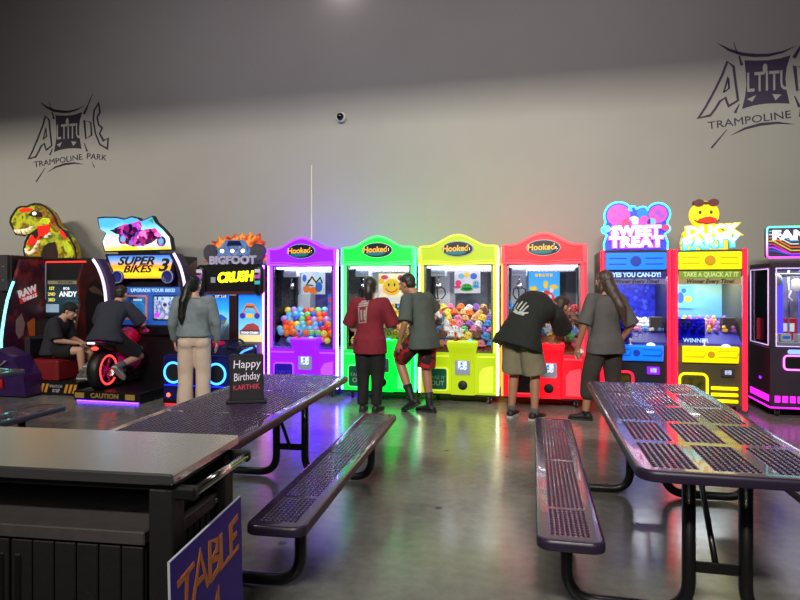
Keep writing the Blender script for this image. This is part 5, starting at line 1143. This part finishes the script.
def head(mb, J, k):
    r, f, u = head_axes(J); c = J['head']; A_ = (r, f, u)
    mb.ell(c+u*.022*k-f*.012*k, (.076*k, .094*k, .090*k), 20, 14, A_)
    mb.ell(c-u*.040*k+f*.022*k, (.062*k, .068*k, .078*k), 18, 12, A_)
    mb.ell(c-u*.098*k+f*.058*k, (.026*k, .024*k, .020*k), 12, 8, A_)
    mb.ell(c+u*.026*k+f*.070*k, (.052*k, .020*k, .016*k), 12, 8, A_)
    mb.tube([c+u*.016*k+f*.082*k, c-u*.008*k+f*.096*k, c-u*.030*k+f*.112*k, c-u*.040*k+f*.092*k], [.009*k, .012*k, .016*k, .012*k], 10)
    for s in (-1, 1):
        mb.ell(c+r*(s*.079*k)-f*.006*k-u*.012*k, (.010*k, .020*k, .032*k), 10, 8, A_)
        mb.ell(c+r*(s*.040*k)-u*.028*k+f*.062*k, (.022*k, .018*k, .018*k), 10, 8, A_)
    for dz, w in ((-.062, .024), (-.073, .022)): mb.ell(c+u*dz*k+f*.086*k, (w*k, .010*k, .0065*k), 12, 6, A_)
    return r, f, u, c
SHOE = {}
def shoe_rings(ank, toe, k, inf=0., lift=0.):
    t = toe.normalized(); s = V((t.y, -t.x, 0)); s = s.normalized() if s.length > .05 else V((1, 0, 0)); up = s.cross(t)
    if up.z < 0: up = -up
    base = ank - up*.075*k; R = []
    for q, w, h in ((-.075, .018, .03), (-.062, .032, .062), (-.02, .036, .085), (.03, .038, .075), (.08, .042, .055), (.13, .044, .042), (.17, .036, .034), (.188, .016, .022)):
        c = base + t*q*k; R.append([c + s*((w*k+inf)*math.cos(a)) + up*(h*k*.5+(h*k*.5+inf)*math.sin(a)+.004) for a in [2*PI*j/14 for j in range(14)]])
    return R, t, s, up, base
def person(label, loc, rz, J, skin, bw=1., hairf=None, top=None, bottom=None, shoes=None, socks=None, curl=(.5, .5), leg=1., bd=None):
    o = thing('person', label, 'person', loc, rz); k = J['k']
    mb = MB(); trunk(mb, J, -.20, 1.05, 0, bw, bd=bd)
    r, f, u, c = head(mb, J, k)
    limb(mb, [spine(J, .93), J['neck'].lerp(c, .3), c-u*.05*k-f*.015*k], [.066*k, .058*k, .055*k])
    for s, q in (('L', -1), ('R', 1)):
        H, K, A_ = J['hip'+s], J['knee'+s], J['ank'+s]
        limb(mb, [H, mid(H, K, .4), K, mid(K, A_, .3), A_], [.092*k*leg*bw, .080*k*leg*bw, .055*k*leg, .056*k*leg, .036*k])
        mb.ell(H+V((0, -.035*k, -.01)), (.088*k*bw, .085*k*bw, .085*k), 12, 8)
        R, *_ = shoe_rings(A_, J['toe'+s], k*.94); mb.loft(R)
        S0, E_, W_ = J['sh'+s], J['el'+s], J['wr'+s]
        limb(mb, [spine(J, .90).lerp(S0, .45), S0, mid(S0, E_, .5), E_, mid(E_, W_, .3), W_], [.062*k, .058*k*bw, .047*k*bw, .039*k*bw, .040*k*bw, .026*k])
        hand(mb, W_, (W_-E_), J['palm'+s], -q, k, curl[0 if q < 0 else 1])
    b = fuse(mb.build('body', skin, o), .0065, 2)
    for s in (-1, 1):
        e = MB(); e.ell(c+r*(s*.032*k)+f*.0795*k+u*.004*k, (.0125*k, .0085*k, .008*k), 12, 8, (r, f, u)); e.m(1).ell(c+r*(s*.031*k)+f*.0865*k+u*.004*k, (.0055*k, .003*k, .0055*k), 10, 6, (r, f, u))
        e.build('eye', [M('eye_white_m', (215, 205, 200), .25, var=.02), M('iris_dark', (40, 24, 16), .2, var=.05)], o)
        e = MB(); e.tube([c+r*(s*.014*k)+f*.092*k+u*.024*k, c+r*(s*.032*k)+f*.090*k+u*.030*k, c+r*(s*.050*k)+f*.078*k+u*.025*k], .0045*k, 6); e.build('eyebrow', M('brow_hair', (34, 24, 20), .8, var=.1), o)
    if hairf: hairf(o, J, k, r, f, u, c)
    for s in ('L', 'R'):
        A_ = J['ank'+s]
        if shoes:
            R, t, sd, up, base = shoe_rings(A_, J['toe'+s], k, .004); mb = MB(); mb.loft(R); sh = mb.build('shoe', shoes[0], o)
            mb = MB(); outl = [(-.08, .026), (-.05, .042), (.03, .042), (.10, .049), (.15, .046), (.19, .024), (.198, 0)]
            pts = [(a, w) for a, w in outl]+[(a, -w) for a, w in reversed(outl[:-1])]
            mb.loft([[base+t*a*k+sd*w*k+up*z for a, w in pts] for z in (-.010, .012)], sm=False); mb.build('sole', shoes[1], sh)
            mb = MB()
            for q in (.03, .055, .08): mb.tube([base+t*q*k+sd*.022*k+up*(.068-.28*(q-.03))*k, base+t*q*k+up*(.082-.34*(q-.03))*k, base+t*q*k-sd*.022*k+up*(.068-.28*(q-.03))*k], .0035, 6)
            mb.build('lace', shoes[1], sh)
        if socks:
            K = J['knee'+s]; mb = MB(); p1 = A_.lerp(K, socks[1]); mb.tube([A_-(K-A_).normalized()*.03, A_, A_.lerp(K, socks[1]*.5), p1], [.043*k, .042*k, .046*k*leg, .055*k*leg], 14); mb.build('sock', socks[0], o)
    # clothes
    if bottom:
        m_, end, rr, infl = bottom; mb = MB(); trunk(mb, J, -.22, .20, infl, bw, bd=bd, steps=8)
        for s in ('L', 'R'):
            H, K, A_ = J['hip'+s], J['knee'+s], J['ank'+s]
            pts = [H+V((0, 0, .03)), H.lerp(K, .45)]; rad = [rr[0]*k*bw, rr[1]*k*bw]
            if end <= 1: pts.append(H.lerp(K, end)); rad.append(rr[2]*k*bw)
            else: pts += [K, K.lerp(A_, .45), K.lerp(A_, end-1)]; rad += [rr[2]*k*bw, rr[3]*k, rr[4]*k]
            limb(mb, pts, rad, 18); mb.ell(H+V((0, -.035*k, -.01)), ((.092*bw+infl)*k, (.088*bw+infl)*k, .095*k), 14, 10)
        fuse(mb.build('trousers' if end > 1 else 'shorts', m_, o), .011, 3, .006, 10)
    if top:
        m_, t0, infl, flare, slv, srr, nm = top; mb = MB(); trunk(mb, J, t0, .985, infl, bw, flare=flare, bd=bd, hem=True)
        for s in ('L', 'R'):
            S0, E_, W_ = J['sh'+s], J['el'+s], J['wr'+s]
            pts = [spine(J, .88).lerp(S0, .4), S0]; rad = [.078*k*bw, (.060*k*bw+infl*.8)]
            if slv <= 1: pts += [S0.lerp(E_, slv*.5), S0.lerp(E_, slv)]; rad += [srr[0]*k*bw, srr[1]*k*bw]
            else: pts += [S0.lerp(E_, .5), E_, E_.lerp(W_, .5), E_.lerp(W_, slv-1)]; rad += [srr[0]*k*bw, srr[1]*k*bw, srr[2]*k*bw, srr[3]*k*bw]
            limb(mb, pts, rad, 16)
        tp = fuse(mb.build(nm, m_, o), .011, 3, .007, 11)
        nb = J['neck']; mb = MB(); T = (c-nb).normalized(); cc = spine(J, .975); a_ = (T.cross(V((1, 0, 0)))).normalized(); b_ = T.cross(a_)
        mb.tube([cc + a_*(.076*k*math.cos(2*PI*q/20)) + b_*(.084*k*math.sin(2*PI*q/20)) for q in range(20)], .009, 8, closed=True); mb.build('collar', m_, tp)
        return o, tp
    return o, None
def short_hair(m_, ln=.0):
    def fn(o, J, k, r, f, u, c):
        mb = MB(); mb.ell(c+u*.036*k-f*.024*k, (.083*k, .094*k, .088*k), 20, 14, (r, f, u)); mb.ell(c+u*.0*k-f*.048*k, (.074*k, .062*k, .085*k), 16, 12, (r, f, u))
        mb.ell(c+u*.075*k+f*.034*k, (.060*k, .045*k, .036*k), 14, 10, (r, f, u))
        fuse(mb.build('hair', m_, o), .008, 2, .004, 40)
    return fn
def long_hair(m_, tail, rad, cap=1.0):
    def fn(o, J, k, r, f, u, c):
        mb = MB(); mb.ell(c+u*.034*k-f*.022*k, (.086*k*cap, .098*k*cap, .090*k*cap), 20, 14, (r, f, u)); mb.ell(c-u*.015*k-f*.045*k, (.080*k*cap, .066*k*cap, .090*k), 16, 12, (r, f, u))
        mb.ell(c+u*.070*k+f*.036*k, (.062*k, .042*k, .034*k), 14, 10, (r, f, u))
        for tl, rd in zip(tail, rad):
            P = [c + r*a*k + f*b*k + u*d*k for a, b, d in tl]; q = []; R = []
            for i in range(len(P)-1):
                for s_ in range(5): q.append(P[i].lerp(P[i+1], s_/5)); R.append(rd[i]+(rd[i+1]-rd[i])*s_/5)
            mb.tube(q+[P[-1]], R+[rd[-1]], 14); mb.ell(P[-1], (rd[-1],)*3, 10, 8)
        fuse(mb.build('hair', m_, o), .009, 2, .005, 30)
    return fn
def project(tp, shapes, mat, name, origin, right, up, towards):
    """lay a flat print onto cloth: points in the right/up plane dropped along 'towards' onto the garment"""
    me = tp.data; bvh = BVHTree.FromPolygons([v.co.copy() for v in me.vertices], [tuple(p.vertices) for p in me.polygons])
    mb = MB(); N_ = 10
    for poly in shapes:                                            # each a quad: four (u, v) corners
        P = [V((a, b)) for a, b in poly]; grid = {}
        n1 = max(2, int((P[1]-P[0]).length/.012)+1); n2 = max(2, int((P[3]-P[0]).length/.012)+1)
        for i in range(n1+1):
            for j in range(n2+1):
                a = P[0].lerp(P[1], i/n1).lerp(P[3].lerp(P[2], i/n1), j/n2)
                h = bvh.ray_cast(origin + right*a.x + up*a.y - towards*1.0, towards)
                if h[0] is None: continue
                grid[(i, j)] = mb.add([h[0] - towards*.004])
        for i in range(n1):
            for j in range(n2):
                q = [(i, j), (i+1, j), (i+1, j+1), (i, j+1)]
                if all(x in grid for x in q): mb.face([grid[x] for x in q], True)
    return mb.build(name, mat, tp, normals=False)
SK1 = M('skin_warm', (176, 128, 104), .5, var=.06, scale=14); SK2 = M('skin_tan', (160, 112, 88), .5, var=.06, scale=14); SK3 = M('skin_light', (196, 150, 128), .5, var=.06, scale=14)
HB = M('hair_black', (16, 13, 14), .45, var=.25, scale=30); HBR = M('hair_dark_brown', (38, 27, 22), .5, var=.25, scale=30)
BSH = (M('black_shoe', (20, 20, 22), .6, var=.15), M('black_sole', (34, 33, 34), .7, var=.1)); WSO = M('pale_sole', (170, 168, 162), .7, var=.08); GSH = M('grey_shoe', (96, 96, 104), .7, var=.15)

# woman in the maroon shirt, hands on the green machine's console
J = stand(1.61, elL=(-.285, .06, 1.03), elR=(.285, .06, 1.03), wrL=(-.17, .30, .98), wrR=(.17, .30, .98), palmL=(0, .2, -1), palmR=(0, .2, -1), kneeL=(-.09, .02, .46), kneeR=(.09, .02, .46), ankL=(-.085, -.02, .081), ankR=(.085, -.02, .081))
o, tp = person('person in a maroon shirt with a drink-cup print facing the green-lit crane machine', (-2.02, 6.97, 0), -.02, J, SK1, 1.06,
    long_hair(HBR, [[(0, -.08, .02), (0, -.10, -.08), (0, -.085, -.18), (.01, -.085, -.23)]], [(.055, .05, .042, .02)]), (M('maroon_cotton', (112, 16, 34), .85, var=.12, scale=6), -.42, .018, .012, .98, (.085, .092), 'shirt'),
    (M('black_cotton', (14, 14, 18), .85, var=.15, scale=6), 1.99, (.11, .105, .085, .075, .07), .012), BSH)
gp = M('grey_print', (150, 132, 132), .85, var=.15, scale=40)
R_, U_, D_ = V((1, 0, 0)), V((0, 0, 1)), V((0, 1, 0))
project(tp, [[(-.095, .03), (.035, .05), (.03, .075), (-.09, .055)], [(-.10, .005), (.03, .025), (.033, .045), (-.098, .025)], [(-.09, -.17), (-.075, -.17), (-.075, 0), (-.095, 0)], [(.0, -.16), (.015, -.16), (.028, .015), (.01, .015)], [(-.09, -.185), (.015, -.175), (.015, -.16), (-.09, -.17)], [(-.06, -.15), (-.035, -.148), (-.035, -.02), (-.062, -.025)], [(-.018, -.145), (.0, -.143), (.005, -.02), (-.018, -.022)], [(.02, .07), (.03, .07), (.055, .115), (.044, .118)], [(-.075, .06), (.015, .078), (0, .095), (-.06, .085)]], gp, 'cup_print', V((-.02, -.2, 1.25)), R_, U_, D_)

# man in grey, one knee up
J = stand(1.76, pel=(0, .0, .94), neck=(-.0, .13, 1.40), head=(-.02, .24, 1.535), fwd=(-.1, .9, -.28), bow=(0, -.05, .05), shL=(-.19, .10, 1.35), shR=(.19, .10, 1.36), hipL=(-.09, 0, .89), hipR=(.09, 0, .90),
          kneeL=(-.07, .33, .62), ankL=(-.07, .12, .155), toeL=(-.05, .85, -.42), kneeR=(.09, .03, .50), ankR=(.08, -.03, .088), toeR=(.0, 1, 0), elL=(-.28, .06, 1.08), wrL=(-.25, .17, .85), elR=(.36, .10, 1.22), wrR=(.20, .32, 1.30), palmR=(-.6, .2, -.6))
person('person in a loose grey shirt and red patterned shorts leaning toward the green-lit machine', (-1.37, 7.02, 0), 1.1, J, SK2, .92, short_hair(HBR), (M('grey_green_cotton', (68, 76, 71), .9, var=.12, scale=5), -.36, .028, .022, .95, (.085, .095), 'shirt'),
    (N('red_black_pattern', [(130, 16, 26), (30, 12, 14), (165, 26, 34), (60, 14, 18), (180, 150, 150)], 16, 0, .85, 'cell'), .92, (.115, .115, .12), .014), BSH, (BSH[0], .36))

# man bending to look into the red machine
J = stand(1.74, pel=(-.02, -.08, .94), neck=(.12, .27, 1.31), head=(.25, .455, 1.265), fwd=(.45, .80, -.25), up=(.1, .25, 1), bow=(-.02, -.06, .17), shL=(-.09, .23, 1.275), shR=(.25, .30, 1.18), hipL=(-.11, -.06, .88), hipR=(.09, -.06, .88),
          kneeL=(-.14, .0, .48), kneeR=(.12, .02, .48), ankL=(-.15, -.04, .086), ankR=(.13, -.02, .086), elL=(-.16, .36, .98), elR=(.24, .50, .99), wrL=(-.02, .48, .90), wrR=(.17, .55, .91), palmL=(.3, -.8, -.4), palmR=(-.3, -.8, -.4))
o, tp = person('person in a black printed shirt bending over to look into the red-lit machine', (-.19, 7.02, 0), -.45, J, SK2, 1.20, short_hair(M('hair_cropped', (46, 34, 28), .6, var=.2, scale=40)), (M('black_tee_cotton', (22, 24, 22), .88, var=.15, scale=6), -.26, .03, .045, .95, (.09, .10), 'shirt'),
    (M('khaki_cotton', (122, 112, 92), .88, var=.1, scale=6), .90, (.11, .11, .115), .012), (BSH[0], WSO), (M('grey_sock', (90, 90, 92), .9, var=.1), .12))
wp = M('pale_grey_print', (165, 168, 162), .85, var=.2, scale=30)
dirn = V((-.15, .55, -.8)).normalized(); rgt = V((1, 0, 0)); upv = rgt.cross(dirn); upv.normalize()
dirn = V((.1, .80, -.55)).normalized(); rgt = dirn.cross(V((0, 0, 1))).normalized(); upv = rgt.cross(dirn)
project(tp, [[(-.09, -.06), (-.03, -.09), (-.01, -.06), (-.07, -.02)], [(-.10, -.02), (-.075, -.03), (-.06, .06), (-.085, .07)], [(-.05, -.02), (-.03, -.03), (0, .08), (-.02, .09)], [(-.01, -.04), (.01, -.045), (.05, .07), (.035, .08)], [(.02, -.05), (.04, -.06), (.085, .03), (.07, .04)], [(-.03, -.09), (.06, -.10), (.08, -.06), (.0, -.05)], [(.04, -.09), (.10, -.06), (.10, -.04), (.05, -.06)]], wp, 'skeleton_hand_print', V((.03, .12, 1.12)), rgt, upv, dirn)

# long-haired person in dark clothes
J = stand(1.68, ankL=(-.22, .06, .084), kneeL=(-.17, .06, .48), toeL=(-.8, .7, 0), elL=(-.275, .0, 1.08), wrL=(-.29, .10, .82), elR=(.30, -.06, 1.07), wrR=(.24, .08, .86), fwd=(-.25, .95, -.1))
o, tp = person('person with very long brown hair in dark clothes beside the red-lit machine', (.70, 7.12, 0), .52, J, SK2, 1.0,
    long_hair(M('hair_long_brown', (66, 50, 44), .5, var=.3, scale=26), [[(-.02, -.06, .0), (.01, -.10, -.14), (.05, -.17, -.32), (.09, -.16, -.52)], [(.05, -.05, -.02), (.075, -.07, -.14), (.11, -.13, -.32), (.12, -.13, -.46)], [(-.055, -.02, -.01), (-.07, -.01, -.10), (-.075, -.01, -.17)]], [(.075, .075, .062, .02), (.05, .05, .045, .015), (.035, .032, .012)]), (M('charcoal_cotton', (80, 76, 76), .9, var=.12, scale=5), -.36, .022, .03, 1.0, (.08, .088), 'shirt'),
    (M('dark_brown_cotton', (50, 44, 42), .9, var=.12, scale=5), 1.12, (.115, .112, .095, .085, .08), .013), BSH, (BSH[0], .05))
cup = MB().lathe([(.030, 0), (.034, .02), (.038, .10), (.041, .105), (.041, .112), (.02, .114)], n=18).build('paper_cup', M('white_paper', (225, 220, 215), .7, var=.04)); tag(cup, 'crumpled white paper cup held by the long-haired person', 'cup')
wrld = Matrix.Translation((.70, 7.12, 0)) @ Matrix.Rotation(.52, 4, 'Z') @ V((-.262, .155, .69)); cup.location = wrld; cup.rotation_euler = (.5, .3, 0)

# woman in the denim jacket watching the monster truck game
J = stand(1.63, elL=(-.25, .02, 1.06), elR=(.25, .02, 1.06), wrL=(-.24, .14, .84), wrR=(.25, .12, .82), fwd=(.35, .93, -.1), kneeL=(-.10, .02, .47), kneeR=(.10, .02, .47))
person('person with a long black ponytail in denim jacket and beige trousers watching the truck game', (-4.06, 6.44, 0), .46, J, SK3, 1.0,
    long_hair(HB, [[(0, -.09, .03), (-.02, -.15, -.04), (-.05, -.17, -.22), (-.07, -.165, -.42), (-.07, -.16, -.50)]], [(.045, .042, .055, .04, .012)], .97), (M('washed_denim', (116, 126, 132), .85, var=.22, scale=9), .02, .026, .02, 1.9, (.075, .062, .052, .046), 'jacket'),
    (M('beige_cotton', (205, 180, 165), .85, var=.08, scale=5), 1.97, (.112, .105, .092, .092, .10), .012), BSH)

# rider on the motorbike
J = stand(1.72, pel=(0, .06, .82), neck=(0, .33, 1.255), head=(0, .435, 1.40), fwd=(.05, .98, -.12), bow=(0, -.06, .06), shL=(-.19, .30, 1.21), shR=(.19, .30, 1.21), elL=(-.33, .42, .98), elR=(.33, .42, .98), wrL=(-.27, .53, .925), wrR=(.27, .53, .925), palmL=(0, .1, -1), palmR=(0, .1, -1),
          hipL=(-.10, .08, .80), hipR=(.10, .08, .80), kneeL=(-.27, .44, .53), kneeR=(.27, .44, .53), ankL=(-.22, .02, .44), ankR=(.22, .02, .44), toeL=(-.1, .6, -.6), toeR=(.1, .6, -.6))
person('person in a dark shirt and black shorts riding the motorcycle game', (-5.73, 6.92, 0), .13, J, SK3, 1.05, short_hair(HBR), (M('slate_cotton', (44, 46, 58), .9, var=.12, scale=5), -.14, .024, .03, .9, (.085, .09), 'shirt'),
    (M('black_shorts_cotton', (18, 17, 20), .9, var=.12, scale=5), .85, (.112, .11, .11), .012), (GSH, WSO), (M('grey_sock', (90, 90, 92), .9), .15), leg=1.0)

# seated boy with the dark cap
def cap(o, J, k, r, f, u, c):
    short_hair(HBR)(o, J, k, r, f, u, c)
    mb = MB(); mb.ell(c+u*.050*k-f*.018*k, (.088*k, .102*k, .082*k), 20, 12, (r, f, u)); hc = fuse(mb.build('cap', M('cap_black', (18, 17, 22), .8, var=.15), o), .008, 1)
    mb = MB(); mb.tube([c+u*.040*k-f*.018*k+(r*math.cos(a)*.089+f*math.sin(a)*.104)*k for a in [2*PI*q/24 for q in range(24)]], .010, 8, closed=True); mb.build('cap_band', MATS['cap_black'], hc)
    mb = MB(); p = c+u*.052*k+f*.092*k; mb.ell(p, (.035*k, .008, .014*k), 10, 6, (r, f, u)); mb.build('cap_patch', M('cap_patch_grey', (150, 140, 150), .7, var=.1), hc)
J = stand(1.60, pel=(0, .0, .595), neck=(0, .13, 1.045), head=(0, .235, 1.155), fwd=(.12, .9, -.42), bow=(0, -.08, .04), shL=(-.175, .10, 1.0), shR=(.175, .10, 1.0), elL=(-.22, .14, .75), elR=(.23, .16, .75), wrL=(-.06, .37, .705), wrR=(.10, .38, .705), palmL=(.2, .1, -1), palmR=(-.2, .1, -1),
          hipL=(-.09, .03, .575), hipR=(.09, .03, .575), kneeL=(-.13, .44, .60), kneeR=(.13, .44, .60), ankL=(-.12, .46, .275), ankR=(.12, .46, .275), toeL=(0, 1, 0), toeR=(0, 1, 0))
person('seated person in a dark shirt and black cap beside the hunting game screen', (-6.82, 7.24, 0), -1.30, J, SK3, 1.04, cap, (M('navy_cotton', (36, 34, 44), .9, var=.12, scale=5), -.12, .022, .02, .95, (.082, .09), 'shirt'),
    (M('black_shorts_cotton', (18, 17, 20), .9), .72, (.105, .105, .105), .012), (GSH, WSO), (M('grey_sock', (90, 90, 92), .9), .2))
